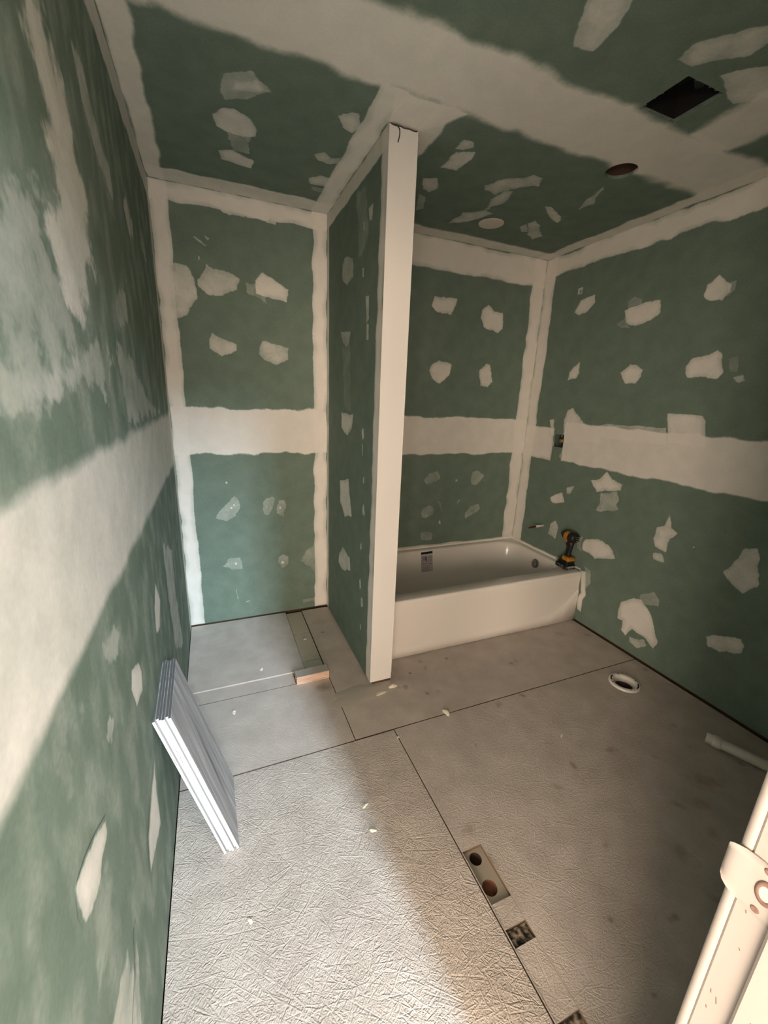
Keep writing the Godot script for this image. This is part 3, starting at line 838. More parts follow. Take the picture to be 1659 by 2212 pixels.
	lohi(st, Vector3(-0.12, 0.0, ROOM_D), Vector3(-0.003, 2.06, 2.57))
	var o := obj("wall_front", st, M.bare, self)
	struct(o, "green drywall front wall around the doorway at the camera")


func shift(list: Array, du: float, dv: float):
	for p in list:
		var nums: Array = p[4]
		for i in nums.size() / 2:
			nums[i * 2] += du
			nums[i * 2 + 1] += dv


func unseen_light(called: String, where: Vector3, size: Vector2, energy: float, tint: Color) -> AreaLight3D:  # area light standing out of view behind the camera
	var l := AreaLight3D.new()
	l.name = called
	l.area_size = size
	l.light_energy = energy
	l.light_color = tint
	l.area_range = 30.0
	l.shadow_enabled = true
	add_child(l)
	l.position = where
	return l


func build_hall():
	# unseen hall behind the doorway, sized to hold and bounce these lights
	var st := begin()
	lohi(st, Vector3(-3.15, -0.14, 2.57), Vector3(3.2, -0.02, 9.72))
	var o := obj("unseen_hall_floor", st, M.unseen_hall_floor, self)
	struct(o, "unseen pale hall floor behind the doorway, bounces light to the ceiling")
	st = begin()
	lohi(st, Vector3(-3.27, -0.14, 2.45), Vector3(-3.15, 7.4, 9.72))
	lohi(st, Vector3(3.2, -0.14, 2.57), Vector3(3.32, 7.4, 9.72))
	lohi(st, Vector3(-3.27, 7.4, 2.45), Vector3(3.32, 7.52, 9.72))
	lohi(st, Vector3(-3.15, 2.56, 2.45), Vector3(3.32, 7.4, 2.57))
	lohi(st, Vector3(-3.15, -0.14, 2.45), Vector3(-0.12, 2.56, 2.57))
	lohi(st, Vector3(2.607, -0.14, 2.45), Vector3(3.32, 2.56, 2.57))
	lohi(st, Vector3(-3.15, 3.35, 9.6), Vector3(1.0, 6.95, 9.72))
	lohi(st, Vector3(1.84, 3.35, 9.6), Vector3(3.2, 6.95, 9.72))
	lohi(st, Vector3(-3.15, -0.14, 9.6), Vector3(3.2, 3.35, 9.72))
	lohi(st, Vector3(-3.15, 6.95, 9.6), Vector3(3.2, 7.4, 9.72))
	o = obj("wall_unseen_hall", st, M.hall_paint, self)
	struct(o, "unseen pale hall walls behind the doorway, sized for the lights")
	var g := mat(Color(0.9, 0.93, 0.96), 0.3)
	g.emission_enabled = true
	g.emission = SKYLIGHT
	g.emission_energy_multiplier = 1.0
	var gm := mat(Color(0.9, 0.84, 0.74), 0.8)  # glowing surface of the unseen warm panels
	gm.emission_enabled = true
	gm.emission = FILL
	gm.emission_energy_multiplier = 0.6
	# each unseen window and warm panel: centre, half width, half height, turn, pane
	for q in [["unseen_window_1", Vector3(1.42, 5.15, 9.6), 0.42, 1.8, 0.0, g, "unseen_pane", "unseen tall hall window behind the camera, placed to light the floor and niche"], ["unseen_panel_2", Vector3(-0.85, 1.5, 9.56), 1.52, 1.22, 0.0, gm, "unseen_warm_sheet", "unseen wide warm panel behind the camera, placed to light the partition end"], ["unseen_panel_3", Vector3(-3.13, 1.4, 6.3), 2.07, 1.27, -PI / 2, gm, "unseen_warm_sheet", "unseen broad warm panel to the left behind the camera, placed to light the tub and right wall"]]:
		var wn := Node3D.new()
		wn.name = q[0]
		add_child(wn)
		wn.position = q[1]
		wn.rotation.y = q[4]
		struct(wn, q[7])
		var a: float = q[2]
		var b: float = q[3]
		st = begin()
		lohi(st, Vector3(-a, -b, 0.0), Vector3(-a + 0.04, b, 0.04), 0.004)
		lohi(st, Vector3(a - 0.04, -b, 0.0), Vector3(a, b, 0.04), 0.004)
		lohi(st, Vector3(-a + 0.04, -b, 0.0), Vector3(a - 0.04, -b + 0.05, 0.04), 0.004)
		lohi(st, Vector3(-a + 0.04, b - 0.05, 0.0), Vector3(a - 0.04, b, 0.04), 0.004)
		obj("unseen_frame", st, M.paint_white, wn)
		st = begin()
		lohi(st, Vector3(-a + 0.04, -b + 0.05, 0.018), Vector3(a - 0.04, b - 0.05, 0.028))
		obj(q[6], st, q[5], wn)


func build_door():
	var d := Node3D.new()
	d.name = "door_1"
	add_child(d)
	struct(d, "white painted doorway frame with strike plate at the camera")
	for s in [1.0, -1.0]:
		# s = 1: the jamb at the right, seen at the edge of the picture
		var x: float = 0.735 if s > 0 else 0.015
		var st := begin()
		lohi(st, Vector3(minf(x, x + 0.02 * s), 0.0, 2.45), Vector3(maxf(x, x + 0.02 * s), 2.04, 2.572), 0.002)
		obj("jamb", st, M.paint_white, d)
		st = begin()
		lohi(st, Vector3(minf(x, x - 0.011 * s), 0.0, 2.484), Vector3(maxf(x, x - 0.011 * s), 2.03, 2.52), 0.003)
		obj("door_stop", st, M.paint_white, d)
		if s > 0:
			st = begin(true)
			var rings := []
			for y in [0.0, 0.5, 0.9, 0.97, 1.04, 1.6, 2.03]:
				var r := PackedVector3Array()
				for q in [[0.7355, 2.4495], [0.7352, 2.4435], [0.737, 2.4392], [0.742, 2.4372], [0.75, 2.437], [0.77, 2.4378], [0.795, 2.4392], [0.798, 2.442], [0.798, 2.4495]]:
					r.append(Vector3(q[0], y, q[1]))
				rings.append(r)
			skin(st, rings, true, true, true, true)
			obj("casing", st, M.paint_white, d)
	var st := begin()
	lohi(st, Vector3(0.015, 2.03, 2.45), Vector3(0.735, 2.05, 2.572), 0.002)
	obj("head_jamb", st, M.paint_white, d)
	# strike plate: flat on the jamb, its lip rolled round the casing edge
	var plate := PackedVector3Array()
	st = begin(true)
	var path := [[0.7335, 2.482], [0.7333, 2.468], [0.7332, 2.456], [0.7328, 2.446], [0.7324, 2.440], [0.7332, 2.4345], [0.7358, 2.4305], [0.740, 2.4285], [0.7445, 2.428]]
	var half := [0.036, 0.036, 0.0355, 0.0342, 0.032, 0.0285, 0.0235, 0.017, 0.009]
	var front := []
	var back := []
	for i in path.size():
		var a := PackedVector3Array()
		var b := PackedVector3Array()
		for k in 7:
			var v: float = (k / 6.0 * 2.0 - 1.0) * half[i] + 0.957
			a.append(Vector3(path[i][0], v, path[i][1]))
			b.append(Vector3(path[i][0] + 0.0012, v, path[i][1] + 0.0008))
		front.append(a)
		back.append(b)
	skin(st, front, false, false, false, false)
	skin(st, back, false, false, false, true)
	for i in path.size() - 1:
		for k in [0, 6]:
			quad(st, front[i][k], front[i + 1][k], back[i + 1][k], back[i][k], Vector3(0, k - 3.0, 0))
	var sp := obj("strike_plate", st, M.paint_white, d)
	# the latch hole and its worn edge
	st = begin(true)
	var rim := []
	for w in [[1.0, 0.0], [1.0, 0.0009], [0.62, 0.0011], [0.6, 0.0002]]:
		var r := PackedVector3Array()
		for i in 26:
			var t := TAU * i / 26
			r.append(Vector3(0.7331 - w[1], 0.957 + 0.0165 * w[0] * sin(t) * (1.0 if sin(t) > 0 else 0.9), 2.4715 + 0.0095 * w[0] * cos(t)))
		rim.append(r)
	skin(st, rim, false, false, true, false)
	obj("worn_rim", st, M.rust, sp)
	st = begin()
	var r2 := PackedVector3Array()
	for i in 26:
		var t := TAU * i / 26
		r2.append(Vector3(0.7326, 0.957 + 0.0102 * sin(t), 2.4715 + 0.0059 * cos(t)))
	for i in 26:
		tri(st, Vector3(0.7326, 0.957, 2.4715), r2[i], r2[(i + 1) % 26], Vector3.LEFT)
	obj("latch_hole", st, mat(Color8(206, 188, 172), 0.6), sp)
	# dings in the paint of the jamb
	for q in [[0.915, 2.462, 0.004, 0.5], [0.862, 2.468, 0.003, 0.2], [0.77, 2.459, 0.006, 0.6], [0.765, 2.466, 0.009, 0.55], [0.742, 2.46, 0.004, 0.5], [0.8, 2.5, 0.004, 0.3]]:
		st = begin()
		cbox(st, Transform3D(Basis(Vector3.RIGHT, q[3] + 0.8), Vector3(0.7351 if q[1] < 2.48 else 0.7241, q[0], q[1])), Vector3(0.0006, 0.0012, q[2]))
		obj("paint_chip", st, M.rust, d)
	for y in [0.929, 0.985]:
		st = begin(true)
		lathe(st, Transform3D(Basis(Vector3(0, 0, 1), PI / 2), Vector3(0.7333, y, 2.468)), [[0.0042, 0.0], [0.004, 0.0007], [0.0025, 0.0009], [0.0004, 0.0004]], 14)
		obj("screw", st, M.rust, sp)


# ------------------------------------------------------------------ floor
func strand_tile() -> Image:
	# a tile of pressed wood strands, 0.72 m a side, as heights
	var n := 640
	var h := PackedFloat32Array()
	h.resize(n * n)
	h.fill(0.45)
	var r := RandomNumberGenerator.new()
	r.seed = 4242
	for k in 15000:
		var cx := r.randf() * n
		var cy := r.randf() * n
		var a := r.randf_range(-1.0, 1.0) + (PI / 2 if r.randf() < 0.3 else 0.0)
		var len_ := r.randf_range(20.0, 84.0)
		var wid := r.randf_range(1.0, 2.7)
		var base := r.randf_range(0.2, 0.85)
		var tilt := r.randf_range(-0.22, 0.22)
		var ca := cos(a)
		var sa := sin(a)
		var ext_x := int(absf(ca) * len_ * 0.5 + absf(sa) * wid * 0.5) + 1
		var ext_y := int(absf(sa) * len_ * 0.5 + absf(ca) * wid * 0.5) + 1
		for y in range(-ext_y, ext_y + 1):
			for x in range(-ext_x, ext_x + 1):
				var u := x * ca + y * sa
				var v := -x * sa + y * ca
				if absf(u) > len_ * 0.5 or absf(v) > wid * 0.5:
					continue
				var i := posmod(int(cy) + y, n) * n + posmod(int(cx) + x, n)
				h[i] = lerpf(h[i], base + tilt * v / wid * 2.0, 0.8)
	var b := PackedByteArray()
	b.resize(n * n)
	for i in n * n:
		b[i] = clampi(int(h[i] * 255.0), 0, 255)
	return Image.create_from_data(n, n, false, Image.FORMAT_L8, b)


func floor_materials() -> Array:
	var size := 2048
	var tile := strand_tile()
	var big := Image.create_empty(size, size, false, Image.FORMAT_L8)
	for j in 4:
		for i in 4:
			big.blit_rect(tile, Rect2i(0, 0, 640, 640), Vector2i(i * 640, j * 640))
	var relief := ImageTexture.create_from_image(big)
	# colour: dusty primer over the strands, with scuffs and stains of its own
	var n := 1024
	var px := PackedByteArray()
	px.resize(n * n * 3)
	var spots := []
	var r := RandomNumberGenerator.new()
	r.seed = 99
	for k in 46:
		spots.append([r.randf_range(0.95, 2.45), r.randf_range(0.75, 2.3), r.randf_range(0.008, 0.034), r.randf_range(0.12, 0.34), r.randf_range(0.5, 2.0), r.randf() * PI])
	spots.append([1.39, 0.83, 0.016, 0.4, 1.0, 0.0])
	spots.append([1.13, 0.88, 0.012, 0.5, 1.0, 0.0])
	spots.append([0.775, 0.33, 0.02, 0.35, 1.0, 0.0])
	spots.append([0.66, 0.83, 0.05, 0.25, 1.4, 0.2])
	spots.append([1.98, 1.9, 0.06, 0.22, 1.5, 0.5])
	spots.append([1.6, 2.05, 0.05, 0.2, 1.3, 1.1])
	var s := ROOM_D / n
	for y in n:
		for x in n:
			var na := noise_a[((y & 511) << 9) + (x & 511)] / 255.0
			var nc := noise_c[(((y >> 1) & 511) << 9) + ((x >> 1) & 511)] / 255.0
			var nb := noise_b[(((y * 2) & 511) << 9) + ((x * 2) & 511)] / 255.0
			var t := (na - 0.5) * 16.0 + (nb - 0.5) * 9.0 + (nc - 0.5) * 14.0
			var i := (y * n + x) * 3
			px[i] = clampi(int(198.0 + t), 0, 255)
			px[i + 1] = clampi(int(187.0 + t), 0, 255)
			px[i + 2] = clampi(int(177.0 + t), 0, 255)
	for q in spots:
		var x0 := int((q[0] - q[2] * 3.0) / s * ROOM_D / (ROOM_W))
		var rad := int(q[2] * 3.0 / s)
		var cx := int(q[0] / ROOM_W * n)
		var cy := int(q[1] / ROOM_D * n)
		for y in range(maxi(cy - rad, 0), mini(cy + rad, n - 1)):
			for x in range(maxi(cx - rad, 0), mini(cx + rad, n - 1)):
				var dx: float = (x - cx) * s
				var dy: float = (y - cy) * s
				var u: float = (dx * cos(q[5]) + dy * sin(q[5])) / (q[2] * q[4])
				var v: float = (-dx * sin(q[5]) + dy * cos(q[5])) / q[2]
				var na := noise_a[(((y * 3) & 511) << 9) + ((x * 3) & 511)] / 255.0
				var g: float = clampf(1.2 - sqrt(u * u + v * v) - na * 0.7, 0.0, 1.0) * q[3]
				var i := (y * n + x) * 3
				for c in 3:
					px[i + c] = int(px[i + c] * (1.0 - g * (0.8 + 0.15 * c)))
	var color := ImageTexture.create_from_image(Image.create_from_data(n, n, false, Image.FORMAT_RGB8, px))
	var out := []
	for k in [0.34, 0.15, 0.07]:
		var m := StandardMaterial3D.new()
		m.albedo_texture = color
		m.roughness = 0.62
		m.metallic_specular = 0.4
		m.heightmap_enabled = true
		m.heightmap_texture = relief
		m.heightmap_scale = k
		out.append(m)
	return out


# one sheet of the subfloor: top at height y, joints open around it
func sheet(fl: Node, called: String, x0: float, z0: float, x1: float, z1: float, y: float, m: Material, holes := [], thick := 0.019):
	var st := begin()
	for t in holed(x0, z0, x1, z1, holes):
		var p := []
		for q in t:
			p.append(Vector3(q.x, y, q.y))
		tri(st, p[0], p[1], p[2], Vector3.UP, Vector2(t[0].x / ROOM_W, t[0].y / ROOM_D), Vector2(t[1].x / ROOM_W, t[1].y / ROOM_D), Vector2(t[2].x / ROOM_W, t[2].y / ROOM_D))
	var top := obj(called, st, m, fl)
	st = begin()
	var q := rect(x0, z0, x1, z1)
	for i in 4:
		var a := q[i]
		var b := q[(i + 1) % 4]
		var o := (a + b) * 0.5 - (q[0] + q[2]) * 0.5
		var w := Vector2(a.x / ROOM_W, a.y / ROOM_D)
		quad(st, Vector3(a.x, y, a.y), Vector3(b.x, y, b.y), Vector3(b.x, y - thick, b.y), Vector3(a.x, y - thick, a.y), Vector3(o.x, 0, o.y), w, w, w, w)
	for k in holes:
		var ring := PackedVector2Array()
		if k.size() > 4:
			for i in 40:
				ring.append(Vector2(k[0] + k[2], k[1] + k[3]) * 0.5 + Vector2(cos(TAU * i / 40.0), sin(TAU * i / 40.0)) * k[5])
		else:
			ring = rect(k[0], k[1], k[2], k[3])
		var cc := Vector2(k[0] + k[2], k[1] + k[3]) * 0.5
		for i in ring.size():
			var a := ring[i]
			var b := ring[(i + 1) % ring.size()]
			var o := cc - (a + b) * 0.5
			var w := Vector2(a.x / ROOM_W, a.y / ROOM_D)
			quad(st, Vector3(a.x, y, a.y), Vector3(b.x, y, b.y), Vector3(b.x, y - thick, b.y), Vector3(a.x, y - thick, a.y), Vector3(o.x, 0, o.y), w, w, w, w)
	obj("cut_edge", st, m if y > 0.004 else M.sheet_edge, top)
	return top


func build_floor():
	var fm := floor_materials()
	var rough: StandardMaterial3D = fm[0]
	var mid: StandardMaterial3D = fm[1]
	var fine: StandardMaterial3D = fm[2]
	var st := begin()
	lohi(st, Vector3(-0.12, -0.16, -0.12), Vector3(ROOM_W + 0.12, -0.12, 2.57))
	lohi(st, Vector3(-0.12, -0.12, 2.45), Vector3(ROOM_W + 0.12, -0.02, 2.57))
	var backing := begin()  # strips added under the walls to stop sky showing through the gap
	lohi(backing, Vector3(-0.12, -0.12, -0.12), Vector3(-0.016, 0.003, ROOM_D))
	lohi(backing, Vector3(ROOM_W + 0.016, -0.12, -0.12), Vector3(ROOM_W + 0.12, 0.012, ROOM_D))
	lohi(backing, Vector3(-0.016, -0.12, -0.12), Vector3(ROOM_W + 0.016, 0.012, -0.016))
	lohi(backing, Vector3(PART_L + 0.016, -0.02, 0.0), Vector3(PART_R - 0.003, 0.014, PART_D))
	var fl := obj("floor", st, M.subfloor, self)
	used["floor"] = 0
	obj("added_gap_backing", backing, M.subfloor, fl)
	struct(fl, "bathroom subfloor of dusty strand-board sheets with open joints")
	sheet(fl, "subfloor_sheet", 0.003, 0.012, 0.592, 0.664, 0.006, fine, [], 0.025)
	sheet(fl, "subfloor_sheet", 0.003, 0.666, 0.525, 0.757, 0.0, fine)
	sheet(fl, "subfloor_sheet", 0.003, 0.7605, 0.701, 1.211, 0.0, mid)
	sheet(fl, "subfloor_sheet", 0.7045, 0.012, ROOM_W - 0.01, 1.209, 0.0, fine)
	sheet(fl, "subfloor_sheet", 0.003, 1.216, 0.885, ROOM_D, 0.0, rough)
	var under := [[2.135, 1.275, 2.285, 1.425, "round", 0.052], [0.8925, 1.778, 0.9655, 2.252]]
	sheet(fl, "subfloor_sheet", 0.889, 1.214, ROOM_W - 0.01, ROOM_D, 0.0, mid, under)
	# narrow pieces along the cut-out
	sheet(fl, "subfloor_strip", 0.893, 1.938, 0.965, 2.003, -0.001, mid)
	sheet(fl, "subfloor_strip", 0.893, 2.047, 0.965, 2.2, -0.001, mid)
	# recessed boards in the niche channel
	for b in [[0.012, 0.279], [0.284, 0.572], [0.577, 0.755]]:
		st = begin()
		lohi(st, Vector3(0.5965, -0.03, b[0]), Vector3(0.7015, -0.006, b[1]), 0.0015)
		obj("channel_board", st, M.slot_board, fl)
	# plaster feathered over the joint beside the partition
	st = begin(true)
	var rings := []
	for w in [[1.0, 0.0002], [0.85, 0.0016], [0.4, 0.0022], [0.02, 0.0022]]:
		var r := PackedVector3Array()
		for i in 40:
			var t := TAU * i / 40.0
			var k: float = 1.0 + 0.16 * sin(t * 3.0 + 1.0) + 0.09 * sin(t * 7.0)
			r.append(Vector3(0.83 + 0.17 * w[0] * k * cos(t), w[1], 0.945 + 0.062 * w[0] * k * sin(t)))
		rings.append(r)
	skin(st, rings, false, true)
	obj("plaster_smear", st, mat(Color8(186, 178, 164), 0.45), fl)
	# plank with two pipe holes in the cut-out, and the dirty pocket behind it
	st = begin()
	var holes := [[0.9035, 1.782, 0.9515, 1.83, "round", 0.0205], [0.896, 1.868, 0.946, 1.918, "round", 0.0235]]
	for t in holed(0.8925, 1.778, 0.9655, 1.938, holes):
		tri(st, Vector3(t[0].x, -0.012, t[0].y), Vector3(t[1].x, -0.012, t[1].y), Vector3(t[2].x, -0.012, t[2].y), Vector3.UP)
	lohi(st, Vector3(0.951, -0.0125, 1.899), Vector3(0.966, -0.0115, 1.904))
	obj("cutout_plank", st, mat(Color8(168, 158, 140), 0.8), fl)
	for c in [[0.9275, 1.806, 0.0203, Color8(50, 30, 22)], [0.921, 1.893, 0.0233, Color8(112, 72, 50)]]:
		st = begin(true)
		lathe(st, at(c[0], 0, c[1]), [[c[2] * 0.4, -0.052], [c[2], -0.05], [c[2], -0.0121]], 28, true, false)
		obj("pipe_hole", st, mat(c[3], 0.9), fl)
	for z in [[2.004, 2.046], [2.2, 2.2515]]:
		st = begin()
		lohi(st, Vector3(0.8926, -0.02, z[0]), Vector3(0.9654, -0.008, z[1]), 0.001)
		obj("cutout_pocket", st, pocket_material(), fl)


func pocket_material() -> StandardMaterial3D:
	if M.has("pocket"):
		return M.pocket
	var f := FastNoiseLite.new()
	f.seed = 3
	f.frequency = 0.035
	f.fractal_octaves = 4
	var t := NoiseTexture2D.new()
	t.width = 128
	t.height = 128
	t.noise = f
	var g := Gradient.new()
	g.offsets = PackedFloat32Array([0.25, 0.42, 0.6, 0.85])
	g.colors = PackedColorArray([Color8(22, 18, 16), Color8(66, 56, 46), Color8(128, 116, 96), Color8(170, 158, 140)])
	t.color_ramp = g
	var m := mat(Color.WHITE, 0.9)
	m.albedo_texture = t
	m.uv1_triplanar = true
	m.uv1_world_triplanar = true
	m.uv1_scale = Vector3(9, 9, 9)
	M["pocket"] = m
	return m


# ------------------------------------------------------------------ bathtub
func build_tub():
	var x0 := PART_R + 0.002
	var x1 := ROOM_W - 0.003
	var z0 := 0.004
	var z1 := 0.731
	var y := 0.367
	var t := thing("bathtub", "white enamelled alcove bathtub with a plain front apron", "bathtub", Vector3(0, 0, 0))
	var st := begin(true)
	var rings := []
	rings.append(rrect(x0, x1, z0, z1, 0.012, y - 0.03))
	rings.append(rrect(x0, x1, z0, z1, 0.012, y - 0.008))
	rings.append(rrect(x0 + 0.002, x1 - 0.002, z0 + 0.002, z1 - 0.002, 0.012, y - 0.002))
	rings.append(rrect(x0 + 0.008, x1 - 0.008, z0 + 0.008, z1 - 0.008, 0.012, y))
	rings.append(rrect(x0 + 0.06, x1 - 0.04, z0 + 0.035, z1 - 0.085, 0.14, y - 0.002))
	rings.append(rrect(x0 + 0.068, x1 - 0.048, z0 + 0.043, z1 - 0.093, 0.14, y - 0.005))
	rings.append(rrect(x0 + 0.078, x1 - 0.055, z0 + 0.05, z1 - 0.1, 0.145, y - 0.02))
	rings.append(rrect(x0 + 0.1, x1 - 0.063, z0 + 0.058, z1 - 0.107, 0.15, y - 0.07))
	rings.append(rrect(x0 + 0.16, x1 - 0.085, z0 + 0.075, z1 - 0.122, 0.15, y - 0.2))
	rings.append(rrect(x0 + 0.2, x1 - 0.1, z0 + 0.085, z1 - 0.13, 0.14, y - 0.27))
	rings.append(rrect(x0 + 0.23, x1 - 0.12, z0 + 0.1, z1 - 0.145, 0.12, y - 0.312))
	rings.append(rrect(x0 + 0.28, x1 - 0.16, z0 + 0.14, z1 - 0.185, 0.1, y - 0.33))
	rings.append(rrect(x0 + 0.5, x1 - 0.4, z0 + 0.3, z1 - 0.33, 0.03, y - 0.335))
	skin(st, rings, false, true)
	obj("basin", st, M.enamel, t)
	# apron: a profile drawn along x, with the shallow step near the floor
	st = begin(true)
	rings = []
	var prof := [[0.004, 0.0], [0.004, 0.009], [0.062, 0.009], [0.072, 0.0045], [0.08, 0.0], [0.2, 0.0], [0.325, 0.0], [0.345, 0.0015], [0.36, 0.003]]
	var cols := 14
	for p in prof:
		var r := PackedVector3Array()
		for i in cols:
			var f := i / (cols - 1.0)
			# the step turns up at the right-hand end
			var rise: float = 0.0
			if p[0] > 0.05 and p[0] < 0.1:
				rise = 0.16 * pow(clampf((f - 0.84) / 0.16, 0.0, 1.0), 2.0)
			r.append(Vector3(lerpf(x0, x1, f), p[0] + rise, z1 - 0.003 + p[1]))
		rings.append(r)
	skin(st, rings, false, false, false, true)
	quad(st, Vector3(x1, 0.004, z1), Vector3(x1, 0.36, z1), Vector3(x1, 0.36, z1 - 0.02), Vector3(x1, 0.004, z1 - 0.02), Vector3.RIGHT)
	quad(st, Vector3(x0, 0.004, z1 - 0.02), Vector3(x1, 0.004, z1 - 0.02), Vector3(x1, 0.36, z1 - 0.02), Vector3(x0, 0.36, z1 - 0.02), Vector3.FORWARD)
	obj("apron", st, M.apron, t)
	# white bead along the two walls
	st = begin()
	var r2 := RandomNumberGenerator.new()
	r2.seed = 5
	for k in 24:
		var a := lerpf(x0, x1, k / 24.0)
		var b := lerpf(x0, x1, (k + 1) / 24.0)
		lohi(st, Vector3(a, y - 0.003, 0.001), Vector3(b, y + 0.010 + r2.randf() * 0.004, 0.007), 0.0015)
	for k in 12:
		var a := lerpf(0.004, 0.56, k / 12.0)
		var b := lerpf(0.004, 0.56, (k + 1) / 12.0)
		lohi(st, Vector3(ROOM_W - 0.007, y - 0.003, a), Vector3(ROOM_W - 0.001, y + 0.010 + r2.randf() * 0.005, b), 0.0015)
	obj("wall_bead", st, M.caulk, t)
	# overflow plate on the sloping end
	var ax := Vector3(-1.0, 0.17, 0.0).normalized()
	var bas := Basis(ax.cross(Vector3.BACK).normalized(), ax, Vector3.BACK)
	st = begin(true)
	lathe(st, Transform3D(bas, Vector3(x1 - 0.0705, 0.292, 0.372)), [[0.034, -0.004], [0.034, 0.003], [0.031, 0.0065], [0.02, 0.008], [0.006, 0.0085], [0.0055, 0.006], [0.001, 0.006]], 32)
	obj("overflow_plate", st, M.chrome, t)
	st = begin(true)
	lathe(st, at(x1 - 0.28, 0.0325, 0.372), [[0.036, 0.0], [0.036, 0.003], [0.03, 0.004], [0.028, 0.001], [0.002, 0.0]], 28)
	obj("drain_ring", st, M.chrome, t)
	# maker's leaflet stuck on the far side: dark bar over grey pictures
	var img := Image.create_empty(64, 120, false, Image.FORMAT_RGB8)
	img.fill(Color8(196, 188, 186))
	img.fill_rect(Rect2i(0, 0, 64, 13), Color8(26, 24, 36))
	img.fill_rect(Rect2i(0, 13, 64, 10), Color8(206, 198, 196))
	img.fill_rect(Rect2i(3, 24, 30, 40), Color8(150, 142, 148))
	img.fill_rect(Rect2i(36, 24, 25, 40), Color8(168, 160, 164))
	img.fill_rect(Rect2i(22, 30, 8, 30), Color8(98, 92, 104))
	img.fill_rect(Rect2i(6, 52, 20, 9), Color8(196, 190, 190))
	img.fill_rect(Rect2i(3, 68, 26, 6), Color8(140, 130, 138))
	img.fill_rect(Rect2i(34, 70, 27, 4), Color8(120, 112, 122))
	for k in 8:
		img.fill_rect(Rect2i(4, 80 + k * 5, 52 - (k * 7) % 20, 2), Color8(150, 138, 144))
	var lm := mat(Color.WHITE, 0.5)
	lm.albedo_texture = ImageTexture.create_from_image(img)
	st = begin()
	var p := [Vector3(1.598, 0.352, 0.0505), Vector3(1.695, 0.354, 0.0505), Vector3(1.698, 0.2, 0.0725), Vector3(1.603, 0.2, 0.0725)]
	# keep it just off the sloping enamel
	var nrm := Vector3(0, 0.13, 1).normalized()
	for i in 4:
		p[i] += nrm * 0.007
	quad(st, p[0], p[1], p[2], p[3], nrm, Vector2(0, 0), Vector2(1, 0), Vector2(1, 1), Vector2(0, 1))
	for i in 4:
		var j := (i + 1) % 4
		quad(st, p[i], p[j], p[j] - nrm * 0.005, p[i] - nrm * 0.005, (p[i] + p[j]) * 0.5 - (p[0] + p[2]) * 0.5, Vector2(0.5, 0.3), Vector2(0.5, 0.3), Vector2(0.5, 0.3), Vector2(0.5, 0.3))
	var lab := obj("paper_label", st, lm, t)
	lab.set_meta("label", "paper leaflet with a dark header bar")


